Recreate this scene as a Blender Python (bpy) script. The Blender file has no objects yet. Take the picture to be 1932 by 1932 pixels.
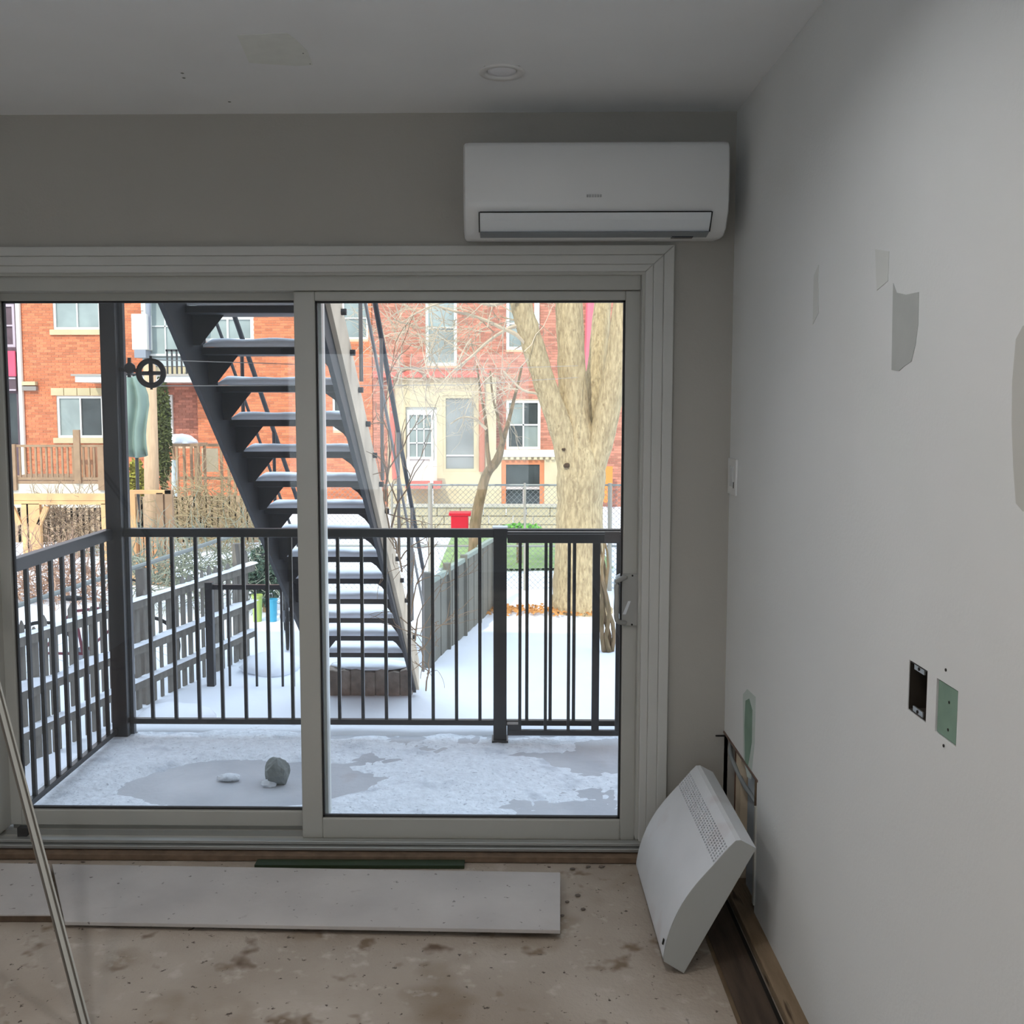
import bpy, bmesh, math, random
from mathutils import Vector, Matrix, noise
random.seed(7)
S = bpy.context.scene
COL = S.collection

# ------------------------------------------------------------------ camera
F, PX, PY = 1821.35, 925.04, 919.16            # focal length and optical axis in a 1932 px frame
PITCH, YAW, ROLL = 0.0836353, 0.0153090, 0.0003386
EYE = Vector((0, 0, 1.66))
cp, sp, cy, sy = math.cos(PITCH), math.sin(PITCH), math.cos(YAW), math.sin(YAW)
FWD = Vector((-sy*cp, cy*cp, -sp)); RT = Vector((cy, sy, 0)); DN = FWD.cross(RT)
RT, DN = math.cos(ROLL)*RT + math.sin(ROLL)*DN, -math.sin(ROLL)*RT + math.cos(ROLL)*DN
cam_d = bpy.data.cameras.new('camera'); cam = bpy.data.objects.new('camera', cam_d); COL.objects.link(cam)
cam_d.sensor_width = 36; cam_d.lens = F/1932*36
cam_d.shift_x = (966-PX)/1932; cam_d.shift_y = -(966-PY)/1932
cam_d.clip_start = 0.05; cam_d.clip_end = 300
M = Matrix.Identity(4)
for i, a in enumerate((RT, -DN, -FWD)):
    for j in range(3): M[j][i] = a[j]
M.translation = EYE
cam.matrix_world = M
S.camera = cam

# ------------------------------------------------------------------ sky, sun, exposure
w = bpy.data.worlds.new('World'); S.world = w; w.use_nodes = True
nt = w.node_tree; bg = nt.nodes['Background']
geo = nt.nodes.new('ShaderNodeTexCoord'); sx = nt.nodes.new('ShaderNodeSeparateXYZ'); rmp = nt.nodes.new('ShaderNodeValToRGB')
nt.links.new(geo.outputs['Generated'], sx.inputs[0]); nt.links.new(sx.outputs['Z'], rmp.inputs[0]); nt.links.new(rmp.outputs[0], bg.inputs[0])
rmp.color_ramp.elements[0].position = 0.0; rmp.color_ramp.elements[0].color = (0.84, 0.90, 1.0, 1)
rmp.color_ramp.elements[1].position = 0.6; rmp.color_ramp.elements[1].color = (0.68, 0.80, 1.0, 1)
bg.inputs['Strength'].default_value = 1.68
sun_d = bpy.data.lights.new('sun', 'SUN'); sun = bpy.data.objects.new('sun', sun_d); COL.objects.link(sun)
sun_d.energy = 2.05; sun_d.color = (1.0, 0.93, 0.82); sun_d.angle = 0.009
sun.rotation_euler = Vector((0.33, 1.0, -0.80)).to_track_quat('-Z', 'Y').to_euler()
sun.location = (-6, -20, 16)
S.view_settings.view_transform = 'Standard'; S.view_settings.look = 'None'
S.view_settings.gamma = 1.0; S.view_settings.use_curve_mapping = False
S.view_settings.exposure = 0.52

# ------------------------------------------------------------------ pixel -> point on a real plane
def ray(u, v): return RT*((u-PX)/F) + DN*((v-PY)/F) + FWD
def onY(u, v, Y): d = ray(u, v); return EYE + d*(Y/d.y)
def onX(u, v, X): d = ray(u, v); return EYE + d*(X/d.x)
def onZ(u, v, Z): d = ray(u, v); return EYE + d*((Z-EYE.z)/d.z)
def px(n, Y): return n*Y/F                       # size in metres of n pixels at depth Y

# ------------------------------------------------------------------ materials
def lin(c):
    if isinstance(c, str):
        c = c.lstrip('#'); c = [int(c[i:i+2], 16)/255 for i in (0, 2, 4)]
        c = [x/12.92 if x <= 0.04045 else ((x+0.055)/1.055)**2.4 for x in c]
    return (c[0], c[1], c[2], 1)
MATS = {}
def mat(name, c, rough=0.6, var=0.0, scale=8.0, c2=None, bump=0.0, bscale=40.0, metal=0.0, island=0.0, spec=0.5, stretch=None, thresh=None, spots=None):
    if name in MATS: return MATS[name]
    m = bpy.data.materials.new(name); m.use_nodes = True; MATS[name] = m
    n = m.node_tree.nodes; l = m.node_tree.links; b = n['Principled BSDF']
    b.inputs['Roughness'].default_value = rough; b.inputs['Metallic'].default_value = metal
    b.inputs['Specular IOR Level'].default_value = spec
    base = lin(c); b.inputs['Base Color'].default_value = base
    tc = n.new('ShaderNodeTexCoord'); vec = tc.outputs['Object']
    if stretch:
        mp = n.new('ShaderNodeMapping'); mp.inputs['Scale'].default_value = stretch; l.new(vec, mp.inputs[0]); vec = mp.outputs[0]
    col = None
    if var > 0 or c2:
        nz = n.new('ShaderNodeTexNoise'); nz.inputs['Scale'].default_value = scale; nz.inputs['Detail'].default_value = 6
        l.new(vec, nz.inputs['Vector'])
        cr = n.new('ShaderNodeValToRGB'); l.new(nz.outputs['Fac'], cr.inputs[0])
        lo, hi = thresh or (0.3, 0.7)
        cr.color_ramp.elements[0].position = lo; cr.color_ramp.elements[1].position = hi
        if c2: cr.color_ramp.elements[0].color = lin(c2); cr.color_ramp.elements[1].color = base
        else:
            cr.color_ramp.elements[0].color = [x*(1-var) for x in base[:3]]+[1]
            cr.color_ramp.elements[1].color = [min(1, x*(1+var)) for x in base[:3]]+[1]
        col = cr.outputs[0]
    for sc, lo, hi, sc_c in (spots or []):
        nz = n.new('ShaderNodeTexNoise'); nz.inputs['Scale'].default_value = sc; nz.inputs['Detail'].default_value = 3
        l.new(vec, nz.inputs['Vector'])
        cr = n.new('ShaderNodeMapRange'); cr.inputs[1].default_value = lo; cr.inputs[2].default_value = hi; l.new(nz.outputs['Fac'], cr.inputs[0])
        mx = n.new('ShaderNodeMix'); mx.data_type = 'RGBA'
        l.new(cr.outputs[0], mx.inputs['Factor'])
        if col: l.new(col, mx.inputs['A'])
        else: mx.inputs['A'].default_value = base
        mx.inputs['B'].default_value = lin(sc_c); col = mx.outputs['Result']
    if island:
        g = n.new('ShaderNodeNewGeometry'); hs = n.new('ShaderNodeHueSaturation')
        mr = n.new('ShaderNodeMapRange'); mr.inputs[3].default_value = 1-island; mr.inputs[4].default_value = 1+island
        l.new(g.outputs['Random Per Island'], mr.inputs[0]); l.new(mr.outputs[0], hs.inputs['Value'])
        if col: l.new(col, hs.inputs['Color'])
        else: hs.inputs['Color'].default_value = base
        col = hs.outputs[0]
    if col: l.new(col, b.inputs['Base Color'])
    if bump:
        bz = n.new('ShaderNodeTexNoise'); bz.inputs['Scale'].default_value = bscale; bz.inputs['Detail'].default_value = 5
        l.new(vec, bz.inputs['Vector'])
        bp = n.new('ShaderNodeBump'); bp.inputs['Strength'].default_value = bump; bp.inputs['Distance'].default_value = 0.02
        l.new(bz.outputs['Fac'], bp.inputs['Height']); l.new(bp.outputs[0], b.inputs['Normal'])
    return m
def emis(name, c, s):
    m = mat(name, c); b = m.node_tree.nodes['Principled BSDF']
    b.inputs['Emission Color'].default_value = lin(c); b.inputs['Emission Strength'].default_value = s; return m
def glass(name, tint=(0.95, 0.97, 0.96), veil=0.007):
    if name in MATS: return MATS[name]
    m = bpy.data.materials.new(name); m.use_nodes = True; MATS[name] = m
    n = m.node_tree.nodes; l = m.node_tree.links; n.clear()
    o = n.new('ShaderNodeOutputMaterial'); t = n.new('ShaderNodeBsdfTransparent'); g = n.new('ShaderNodeBsdfGlossy')
    t.inputs[0].default_value = (*tint, 1); g.inputs['Roughness'].default_value = 0.0
    fr = n.new('ShaderNodeFresnel'); fr.inputs[0].default_value = 1.45
    mx = n.new('ShaderNodeMixShader'); l.new(fr.outputs[0], mx.inputs[0]); l.new(t.outputs[0], mx.inputs[1]); l.new(g.outputs[0], mx.inputs[2])
    du = n.new('ShaderNodeBsdfTranslucent'); du.inputs[0].default_value = (.9, .92, .95, 1); m2 = n.new('ShaderNodeMixShader'); m2.inputs[0].default_value = veil  # translucent share lays a painted pale haze over the view
    l.new(mx.outputs[0], m2.inputs[1]); l.new(du.outputs[0], m2.inputs[2])
    l.new(m2.outputs[0], o.inputs[0]); return m

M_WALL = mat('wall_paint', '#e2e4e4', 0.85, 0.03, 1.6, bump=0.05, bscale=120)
M_WALL_SHADED = mat('wall_paint_shaded', '#aeaba4', 0.85, 0.03, 1.6, bump=0.05, bscale=120)  # same wall paint darkened: shade on the back wall put into its colour
M_CEIL = mat('ceiling_paint', '#f0f3f6', 0.9, 0.04, 1.2)
M_FLOOR = mat('bare_concrete', '#b8aea2', 0.9, c2='#9a8d80', scale=2.2, bump=0.25, bscale=60,
              spots=[(7.0, 0.62, 0.70, '#7a6957'), (48.0, 0.67, 0.73, '#51473f'), (2.6, 0.58, 0.72, '#84735f'), (16.0, .60, .8, '#c3bab0'), (4.6, .67, .72, '#6a5848')])
M_BOARD = mat('grey_board', '#c4bfbb', 0.7, c2='#aea9a6', scale=3.0, bump=0.1, spots=[(38.0, 0.68, 0.74, '#6f6763'), (9.0, 0.68, 0.78, '#8d8380')])
M_BOARD_EDGE = mat('board_edge', '#5a4a3c', 0.9, 0.2, 30)
M_VINYL = mat('white_vinyl', '#b3b3ad', 0.35, 0.02, 3)
M_CASE = mat('white_casing', '#c4c4c0', 0.5, 0.03, 3)
M_GLASS = glass('door_glass')
M_SEAL = mat('black_seal', '#2b2b2b', 0.6)
M_PLAST = mat('white_plastic', '#e3e4e4', 0.3, spec=0.5)
M_PLAST2 = mat('white_plastic_louver', '#dfe4e8', 0.18)
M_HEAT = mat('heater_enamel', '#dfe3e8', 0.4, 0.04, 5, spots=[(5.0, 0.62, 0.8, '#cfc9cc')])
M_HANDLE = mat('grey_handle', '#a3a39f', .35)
M_HEAT_SHADED = mat('heater_enamel_shaded', '#a9aba8', 0.4)  # same enamel darkened: shade on side and bottom panels put into the colour
M_DARK = mat('dark_void', '#17140f', 0.9)
M_ALU = mat('aluminium', '#b8bab8', 0.35, metal=0.7)
M_SILLWOOD = mat('sill_wood', '#6e5b4a', 0.8, 0.25, 20)
M_WOOD_OLD = mat('old_wood', '#7d6a52', 0.85, c2='#54422f', scale=6, stretch=(6, 0.8, 6), bump=0.2)
M_WOOD_DARK = mat('dark_floor_plank', '#54463a', 0.85, c2='#3c3027', scale=6, stretch=(6, 0.7, 6), bump=0.2)
M_GREENBOARD = mat('green_drywall_paper', '#7f9a8a', 0.9, 0.1, 15)
M_GREYPATCH = mat('grey_filler', '#b4b7b5', 0.9, 0.05, 15)
M_LIGHTPATCH = mat('pale_filler', '#d6d8d5', 0.9, 0.02, 10)
M_RAIL = mat('black_railing_paint', '#1d1e20', 0.35, 0.1, 20)
M_SNOW = mat('snow', '#eef3fa', 0.75, 0.03, 2.0, bump=0.35, bscale=7)
M_SNOWDIRTY = mat('trodden_snow', '#e9eef5', 0.6, 0.10, 26.0, bump=0.6, bscale=45, spots=[(60.0, 0.60, 0.75, '#aab0ba'), (6.0, 0.58, 0.8, '#b9c0ca')])
M_DECK = mat('deck_concrete', '#c6c8cd', 0.45, c2='#adb0b7', scale=3.5, bump=0.15, spots=[(2.2, 0.66, 0.8, '#b09a92')])
M_STAIRSTEEL = mat('dark_stair_steel', '#2d2d2f', 0.55, 0.12, 8)
M_STAIRWOOD = mat('weathered_grey_wood', '#d2c2aa', 0.9, 0.15, 4, stretch=(1, 1, 1), bump=0.1)
M_CONC = mat('rough_concrete', '#a3978b', 0.95, c2='#7b7066', scale=9, bump=0.6, bscale=18)
M_BRICK = mat('orange_brick', '#c9764f', 0.9, island=0.24)
M_BRICK2 = mat('red_brick', '#b67a66', 0.9, island=0.28)
M_MORTAR = mat('mortar', '#d8b294', 0.95)
M_CREAM = mat('cream_stucco', '#c4b796', 0.9, 0.06, 3, bump=0.15)
M_STONE = mat('cream_stone', '#c2b48e', 0.9, 0.06, 3)
M_WHITEP = mat('white_paint', '#d9d9d3', 0.5)
M_WINGLASS = mat('far_window_glass', '#8f9a96', 0.08, 0.25, 1.2)
M_WINDARK = mat('dark_window_glass', '#3b4242', 0.08, 0.3, 2)
M_PURPLE = mat('purple_brown_paint', '#5a454b', 0.7, 0.2, 3)
M_PINK = mat('pink_panel', '#e0506a', 0.7, 0.08, 3)
M_SIDING = mat('grey_siding', '#b9c3c3', 0.7, 0.05, 2)
M_CEDAR = mat('new_cedar_wood', '#e0b67e', 0.8, c2='#c9986a', scale=3, stretch=(1, 1, 1))
M_DECKWOOD = mat('brown_deck_wood', '#9a7d60', 0.85, 0.15, 5)
M_GREYWOOD = mat('grey_fence_wood', '#77736b', 0.9, 0.25, 5, stretch=(4, 4, 0.8), island=0.3)
M_POLEWOOD = mat('utility_pole_wood', '#c9a987', 0.9, 0.12, 6, stretch=(5, 5, 0.6), bump=0.2)
M_CLOTH = mat('grey_green_cloth', '#7e9287', 0.85, 0.12, 3)
M_EVERGREEN = mat('dark_evergreen', '#4c5226', 0.9, island=0.4)
M_YELLOWGREEN = mat('yellow_green_leaf', '#8f8a34', 0.9, island=0.35)
M_BARK = mat('pale_bark', '#d6c298', 0.95, c2='#a3906f', scale=9, stretch=(3.2, 3.2, 0.8), bump=1.0, bscale=22, spots=[(16.0, .6, .75, '#8d7a5c')])
M_BARK2 = mat('brown_bark', '#9c8465', 0.95, c2='#6f6142', scale=7, stretch=(3, 3, 0.8), bump=0.6, bscale=12)
M_TWIG = mat('grey_twig', '#c3b49c', 0.9)
M_VINE = mat('brown_vine', '#9a8369', 0.9)
M_WIRE = mat('galvanised_wire', '#8d928e', 0.5, metal=0.3)
M_GREENPANEL = mat('grey_green_panel', '#77766c', 0.8, 0.12, 2.5)
M_RED = mat('red_plastic', '#d0152b', 0.4)
M_GRASS = mat('green_grass', '#8ba468', 0.95, 0.2, 4, bump=0.5)
M_LEAF = mat('leaf_litter', '#c58c4e', 0.95, 0.25, 8)
M_ROCK = mat('grey_rock', '#7a7f7c', 0.8, 0.2, 9, bump=0.4, bscale=25)
M_ORANGE = mat('orange_brown_frame', '#c27a50', 0.7, 0.08, 4)
M_REDTRIM = mat('red_trim', '#cf6a5c', 0.8, 0.1, 4)
M_TYRE = mat('tyre_rubber', '#1f1f20', 0.8)
M_CHROME = mat('bike_metal', '#8c8f92', 0.3, metal=0.8)
M_BLUE = mat('blue_plastic', '#3f9fc0', 0.5)
M_LIME = mat('lime_plastic', '#a9bd62', 0.5)
M_BINGREEN = mat('dark_green_foliage', '#4a5f50', 0.9, island=0.35)
M_COPPER = mat('copper_pipe', '#7a5a4a', 0.5, metal=0.4)
M_BEAD = mat('pale_metal_bead', '#c9c9c2', 0.4, metal=0.2)
M_OURWALL = mat('outer_brick_wall', '#8e5a45', 0.9, 0.1, 6)
M_FILL = emis('fill_lens', '#f3f3f3', 255.0); M_FILL_WARM = emis('warm_fill_lens', '#fbead8', 270.0)  # glowing lenses of the added fill lights
M_LENS = mat('frosted_lens', '#f0f2f8', 0.4)

# ------------------------------------------------------------------ mesh builder
class MB:
    def __init__(s): s.v = []; s.f = []; s.mi = []; s.cur = 0
    def face(s, idx): s.f.append(idx); s.mi.append(s.cur)
    def add(s, vs, fs):
        b = len(s.v); s.v += [tuple(x) for x in vs]
        for q in fs: s.face([b+i for i in q])
        return s
    def box(s, x0, y0, z0, x1, y1, z1):
        x0, x1 = min(x0, x1), max(x0, x1); y0, y1 = min(y0, y1), max(y0, y1); z0, z1 = min(z0, z1), max(z0, z1)
        return s.add([(x0,y0,z0),(x1,y0,z0),(x1,y1,z0),(x0,y1,z0),(x0,y0,z1),(x1,y0,z1),(x1,y1,z1),(x0,y1,z1)],
                     [(0,3,2,1),(4,5,6,7),(0,1,5,4),(1,2,6,5),(2,3,7,6),(3,0,4,7)])
    def bar(s, a, b, wx, wy, up=(0, 0, 1)):       # rectangular bar between two points
        a, b = Vector(a), Vector(b); d = (b-a).normalized(); up = Vector(up)
        if abs(d.dot(up)) > 0.98: up = Vector((0, 1, 0))
        r = d.cross(up).normalized(); u = r.cross(d)
        vs = [p + r*sx*wx/2 + u*sy_*wy/2 for p in (a, b) for sx, sy_ in ((-1,-1),(1,-1),(1,1),(-1,1))]
        return s.add(vs, [(0,1,2,3),(7,6,5,4),(0,4,5,1),(1,5,6,2),(2,6,7,3),(3,7,4,0)])
    def tube(s, pts, r, n=8, cap=True, wob=0.0):
        pts = [Vector(p) for p in pts]; rs = r if isinstance(r, (list, tuple)) else [r]*len(pts)
        b = len(s.v); ref = Vector((0, 0, 1))
        for i, p in enumerate(pts):
            d = (pts[min(i+1, len(pts)-1)] - pts[max(i-1, 0)]).normalized()
            if abs(d.dot(ref)) > 0.95: ref = Vector((1, 0, 0)) if abs(d.x) < 0.9 else Vector((0, 1, 0))
            x = d.cross(ref).normalized(); y = d.cross(x).normalized()
            ref = y.cross(d) if False else ref
            for k in range(n):
                a = 2*math.pi*k/n; rr = rs[i]
                if wob: rr *= 1 + wob*noise.noise(Vector((math.cos(a)*2, math.sin(a)*2, i*0.6 + p.x)))
                s.v.append(tuple(p + x*math.cos(a)*rr + y*math.sin(a)*rr))
        for i in range(len(pts)-1):
            for k in range(n):
                s.face([b+i*n+k, b+i*n+(k+1) % n, b+(i+1)*n+(k+1) % n, b+(i+1)*n+k])
        if cap:
            s.face([b+k for k in range(n)][::-1]); s.face([b+(len(pts)-1)*n+k for k in range(n)])
        return s
    def prism(s, poly, o, ax, ay, d):             # polygon poly in axes ax, ay at o, extruded by vector d
        o, ax, ay, d = Vector(o), Vector(ax), Vector(ay), Vector(d); n = len(poly)
        lo = [o + ax*p[0] + ay*p[1] for p in poly]
        return s.add(lo + [q+d for q in lo], [tuple(range(n))[::-1], tuple(range(n, 2*n))] + [(i, (i+1) % n, n+(i+1) % n, n+i) for i in range(n)])
    def poly3(s, pts, d):                          # polygon from 3D points, extruded by d
        d = Vector(d); pts = [Vector(p) for p in pts]; n = len(pts)
        return s.add(pts + [p+d for p in pts], [tuple(range(n))[::-1], tuple(range(n, 2*n))] + [(i, (i+1) % n, n+(i+1) % n, n+i) for i in range(n)])
    def lathe(s, c, prof, n=24, axis='Z', cap=True):
        b = len(s.v); c = Vector(c)
        for r, h in prof:
            for k in range(n):
                a = 2*math.pi*k/n; p = (r*math.cos(a), r*math.sin(a), h)
                if axis == 'Y': p = (p[0], p[2], p[1])
                if axis == 'X': p = (p[2], p[0], p[1])
                s.v.append(tuple(c + Vector(p)))
        for i in range(len(prof)-1):
            for k in range(n): s.face([b+i*n+k, b+i*n+(k+1) % n, b+(i+1)*n+(k+1) % n, b+(i+1)*n+k])
        if cap: s.face([b+k for k in range(n)][::-1]); s.face([b+(len(prof)-1)*n+k for k in range(n)])
        return s
    def blob(s, c, r, seg=3, amp=0.25, fr=1.5, sc=(1, 1, 1), flat=None):
        bm = bmesh.new(); bmesh.ops.create_icosphere(bm, subdivisions=seg, radius=1.0)
        b = len(s.v); c = Vector(c)
        for v in bm.verts:
            k = 1 + amp*noise.fractal(v.co*fr + c*3.1, 1.0, 2.0, 3)
            p = v.co*k; p = Vector((p.x*sc[0], p.y*sc[1], p.z*sc[2]))*r
            if flat is not None and p.z < flat: p.z = flat
            s.v.append(tuple(c+p))
        for q in bm.faces: s.face([b+v.index for v in q.verts])
        bm.free(); return s
    def build(s, name, m, parent=None, bevel=0, smooth=False, kind=None, seg=2):
        me = bpy.data.meshes.new(name); me.from_pydata(s.v, [], s.f)
        for x in (m if isinstance(m, (list, tuple)) else [m]): me.materials.append(x)
        if isinstance(m, (list, tuple)): me.polygons.foreach_set('material_index', s.mi)
        me.validate(); me.update()
        bm = bmesh.new(); bm.from_mesh(me); bmesh.ops.recalc_face_normals(bm, faces=bm.faces); bm.to_mesh(me); bm.free()
        if smooth: me.polygons.foreach_set('use_smooth', [True]*len(me.polygons))
        o = bpy.data.objects.new(name, me); COL.objects.link(o)
        if parent: o.parent = parent; o.matrix_parent_inverse = Matrix.Translation(-parent.location) if parent.type == 'EMPTY' else Matrix.Identity(4)
        if bevel:
            bv = o.modifiers.new('bevel', 'BEVEL'); bv.width = bevel; bv.segments = seg; bv.limit_method = 'ANGLE'
            if smooth is False: bv.harden_normals = False
        if kind: o['kind'] = kind
        return o
def tag(o, label, cat, group=None, kind=None):
    o['label'] = label; o['category'] = cat
    if group: o['group'] = group
    if kind: o['kind'] = kind
    return o
def thing(name, loc, label, cat, group=None):
    e = bpy.data.objects.new(name, None); COL.objects.link(e); e.location = loc; e.empty_display_size = 0.1
    return tag(e, label, cat, group)
def struct(o): o['kind'] = 'structure'; return o
def sempty(name, loc):
    e = bpy.data.objects.new(name, None); COL.objects.link(e); e.location = loc; return struct(e)
def copy_part(o, parent, mw):
    c = o.copy(); COL.objects.link(c); c.parent = parent; c.matrix_parent_inverse = o.matrix_parent_inverse.copy(); c.matrix_basis = mw; return c
def slab(mb, u0, u1, v0, v1, w0, w1, holes, order):
    """flat wall with rectangular holes (a0,a1,b0,b1); order maps (u,v,w)->xyz"""
    us = sorted({u0, u1, *[h[0] for h in holes], *[h[1] for h in holes]}); vs = sorted({v0, v1, *[h[2] for h in holes], *[h[3] for h in holes]})
    us = [x for x in us if u0 <= x <= u1]; vs = [x for x in vs if v0 <= x <= v1]
    for i in range(len(us)-1):
        j = 0
        while j < len(vs)-1:
            def solid(j): 
                a, b = (us[i]+us[i+1])/2, (vs[j]+vs[j+1])/2
                return not any(h[0] < a < h[1] and h[2] < b < h[3] for h in holes)
            if not solid(j): j += 1; continue
            k = j
            while k+1 < len(vs)-1 and solid(k+1): k += 1
            p, q = order(us[i], vs[j], w0), order(us[i+1], vs[k+1], w1)
            mb.box(*p, *q); j = k+1
    return mb

# ================================================================== ROOM SHELL
XR, XL, YB, YF, ZF, ZC = 0.82, -2.75, 3.53, -2.6, -0.03, 2.70
YO = 3.78                                        # outer face of the house wall
# door opening
D0, D1, DT, DB = -1.95, 0.506, 2.135, 0.03
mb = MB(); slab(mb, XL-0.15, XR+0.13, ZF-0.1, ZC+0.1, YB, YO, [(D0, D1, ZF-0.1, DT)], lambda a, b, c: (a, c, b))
struct(mb.build('wall_back', M_WALL_SHADED))
mb = MB().box(XL-0.15, YF-0.2, ZF-0.12, XR+0.13, YB+0.02, ZF-0.002)
floor = struct(mb.build('floor', M_FLOOR))
FILL_LIGHTS = [(-0.05, 1.85), (-1.6, 1.85), (-0.05, 0.55), (-1.6, 0.55)]   # unseen fill lights added to brighten the room
LX, LY = -0.011, 3.112                           # recessed light
mb = MB(); slab(mb, XL-0.15, XR+0.13, YF-0.2, YB+0.02, ZC, ZC+0.1, [(x-.055, x+.055, y-.055, y+.055) for x, y in [(LX, LY)]+FILL_LIGHTS], lambda a, b, c: (a, b, c))
ceiling = struct(mb.build('ceiling', M_CEIL))
mb = MB().box(XL-0.15, YF-0.2, ZF-0.1, XL, YB+0.02, ZC+0.05); struct(mb.build('wall_left', M_WALL))
# wall behind the camera with a window of its own
mb = MB(); slab(mb, XL-0.1, XR+0.1, ZF-0.1, ZC+0.05, YF-0.2, YF, [(-2.3, 0.3, 0.75, 2.25)], lambda a, b, c: (a, c, b))
struct(mb.build('wall_front', M_WALL))
wf = MB()
for x in (-2.3, -1.03, 0.24): wf.box(x, YF-0.12, 0.75, x+0.06, YF-0.06, 2.25)
for z in (0.75, 2.19): wf.box(-2.3, YF-0.12, z, 0.3, YF-0.06, z+0.06)
w2 = struct(wf.build('window_2', M_VINYL)); MB().box(-2.24, YF-0.095, 0.81, 0.24, YF-0.088, 2.19).build('pane', M_GLASS, w2)
# right wall: electrical hole, green cut-out, low cavity in the corner
h1a, h1b = onX(1716, 1238, XR), onX(1747, 1352, XR)
h2a, h2b = onX(1768, 1270, XR), onX(1804, 1397, XR)
HO1 = (h1b.y, h1a.y, 1.045, 1.148); HO2 = (h2b.y, h2a.y, 1.042, 1.146)
CAV = (3.06, YB, ZF, 0.445)
mb = MB(); slab(mb, YF-0.1, YB+0.02, 0.0, ZC+0.05, XR, XR+0.014, [HO1, HO2, CAV], lambda a, b, c: (c, a, b))
wall_r = struct(mb.build('wall_right', M_WALL))
struct(MB().box(XR+0.115, YF-0.1, ZF-0.1, XR+0.13, YB+0.2, ZC+0.05).build('wall_right_backing', M_CREAM))
# exposed timber inside the wall cavity and along its foot
MB().box(XR-0.052, YF, ZF, XR+0.10, YB, 0.002).build('sole_plate', mat('tan_plank', '#96826a', .85, c2='#77644d', scale=5, stretch=(6,.8,6), bump=.2, spots=[(5.0,.62,.7,'#4d3c2b')]), wall_r, bevel=0.004)
MB().box(XR+0.003, 3.062, 0.0, XR+0.10, 3.10, 0.444).build('stud', M_WOOD_OLD, wall_r)
MB().box(XR+0.005, 3.29, 0.0, XR+0.09, 3.36, 0.44).build('stud', M_STAIRWOOD, wall_r)
MB().box(XR+0.02, 3.13, 0.0, XR+0.06, 3.25, 0.44).build('insulation_panel', mat('pale_panel', '#aeb6bd', 0.8), wall_r)
MB().box(XR-0.006, 3.05, 0.03, XR+0.012, 3.066, 0.36).build('metal_channel', M_BEAD, wall_r)
MB().box(XR-0.004, 3.05, 0.445, XR+0.016, YB, 0.452).build('cut_edge', mat('torn_edge', '#6e5a50', 0.9), wall_r)
def cat_pts(pts, n=8):
    pts = [Vector(p) for p in pts]; out = []
    for i in range(len(pts)-1):
        p0, p1, p2, p3 = pts[max(i-1, 0)], pts[i], pts[i+1], pts[min(i+2, len(pts)-1)]
        for k in range(n):
            t = k/n
            out.append(0.5*((2*p1)+(p2-p0)*t+(2*p0-5*p1+4*p2-p3)*t*t+(3*p1-p0-3*p2+p3)*t**3))
    return out + [pts[-1]]
MB().tube(cat_pts([(XR+.02, 3.50, .42), (XR+.0, 3.42, .40), (XR+.005, 3.26, .36), (XR+.03, 3.10, .31), (XR+.05, 3.08, .1)], 6), 0.008, 8).build('cable', mat('grey_cable', '#8a9092', 0.5), wall_r, smooth=True)
MB().tube([(XR+.03, 3.43, 0.0), (XR+.03, 3.43, .41), (XR+.08, 3.43, .44)], 0.013, 8).build('pipe', M_COPPER, wall_r, smooth=True)
MB().tube([onY(1350, 1388, YB-.002), onY(1369, 1388, YB-.002)], 0.003, 6).build('cut_edge', M_DARK, wall_r)
# repairs on the plaster: thin coats of filler and torn paper
def patch(pts, m, t=0.0012, name='filler_patch'):
    P = [onX(u, v, XR) for u, v in pts]
    return MB().poly3(P, (-t, 0, 0)).build(name, m, wall_r)
patch([(1686,534),(1692,552),(1710,556),(1734,551),(1733,610),(1728,650),(1720,682),(1708,690),(1697,700),(1683,698),(1684,640),(1685,580)], M_GREYPATCH)
patch([(1652,470),(1678,474),(1676,530),(1655,548)], M_LIGHTPATCH)
patch([(1536,520),(1545,500),(1545,590),(1534,612)], M_LIGHTPATCH)
patch([(1407,1322),(1414,1318),(1420,1340),(1419,1400),(1414,1432),(1411,1448),(1406,1440),(1405,1370)], M_GREENBOARD, name='torn_paper_patch')
patch([(1402,1310),(1410,1300),(1426,1315),(1424,1400),(1417,1470),(1410,1466),(1403,1430)], mat('scraped_plaster', '#c3cec9', 0.9), 0.0006, 'scraped_patch')
patch([(1931,615),(1918,640),(1911,720),(1910,800),(1913,880),(1918,950),(1931,965),(1940,965),(1940,610)], mat('soft_grey', '#c6c6c1', 0.9))  # soft grey rounded area at the right edge of the wall
for u, v in ((1785,1264),(1781,1407)): MB().lathe(onX(u, v, XR), [(0.003, -0.0015), (0.003, 0.001)], 8, 'X').build('screw_hole', M_DARK, wall_r)
def ceil_patch(pts, m, t=0.0012):
    return MB().poly3([onZ(u, v, ZC) for u, v in pts], (0, 0, -t)).build('filler_patch', m, ceiling)
ceil_patch([(447,66),(540,62),(556,72),(580,96),(590,122),(560,124),(470,118),(458,90)], mat('yellowed_filler', '#e8ece9', 0.9, 0.03, 20))
for u, v in ((344,138),(347,147),(433,192),(585,120),(572,100)):
    p = onZ(u, v, ZC); MB().blob(p + Vector((0, 0, 0)), 0.006, 1, 0.3, 2, (1, 1.3, .25)).build('chip', mat('grey_chip', '#7f8583', 0.9), ceiling)

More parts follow.
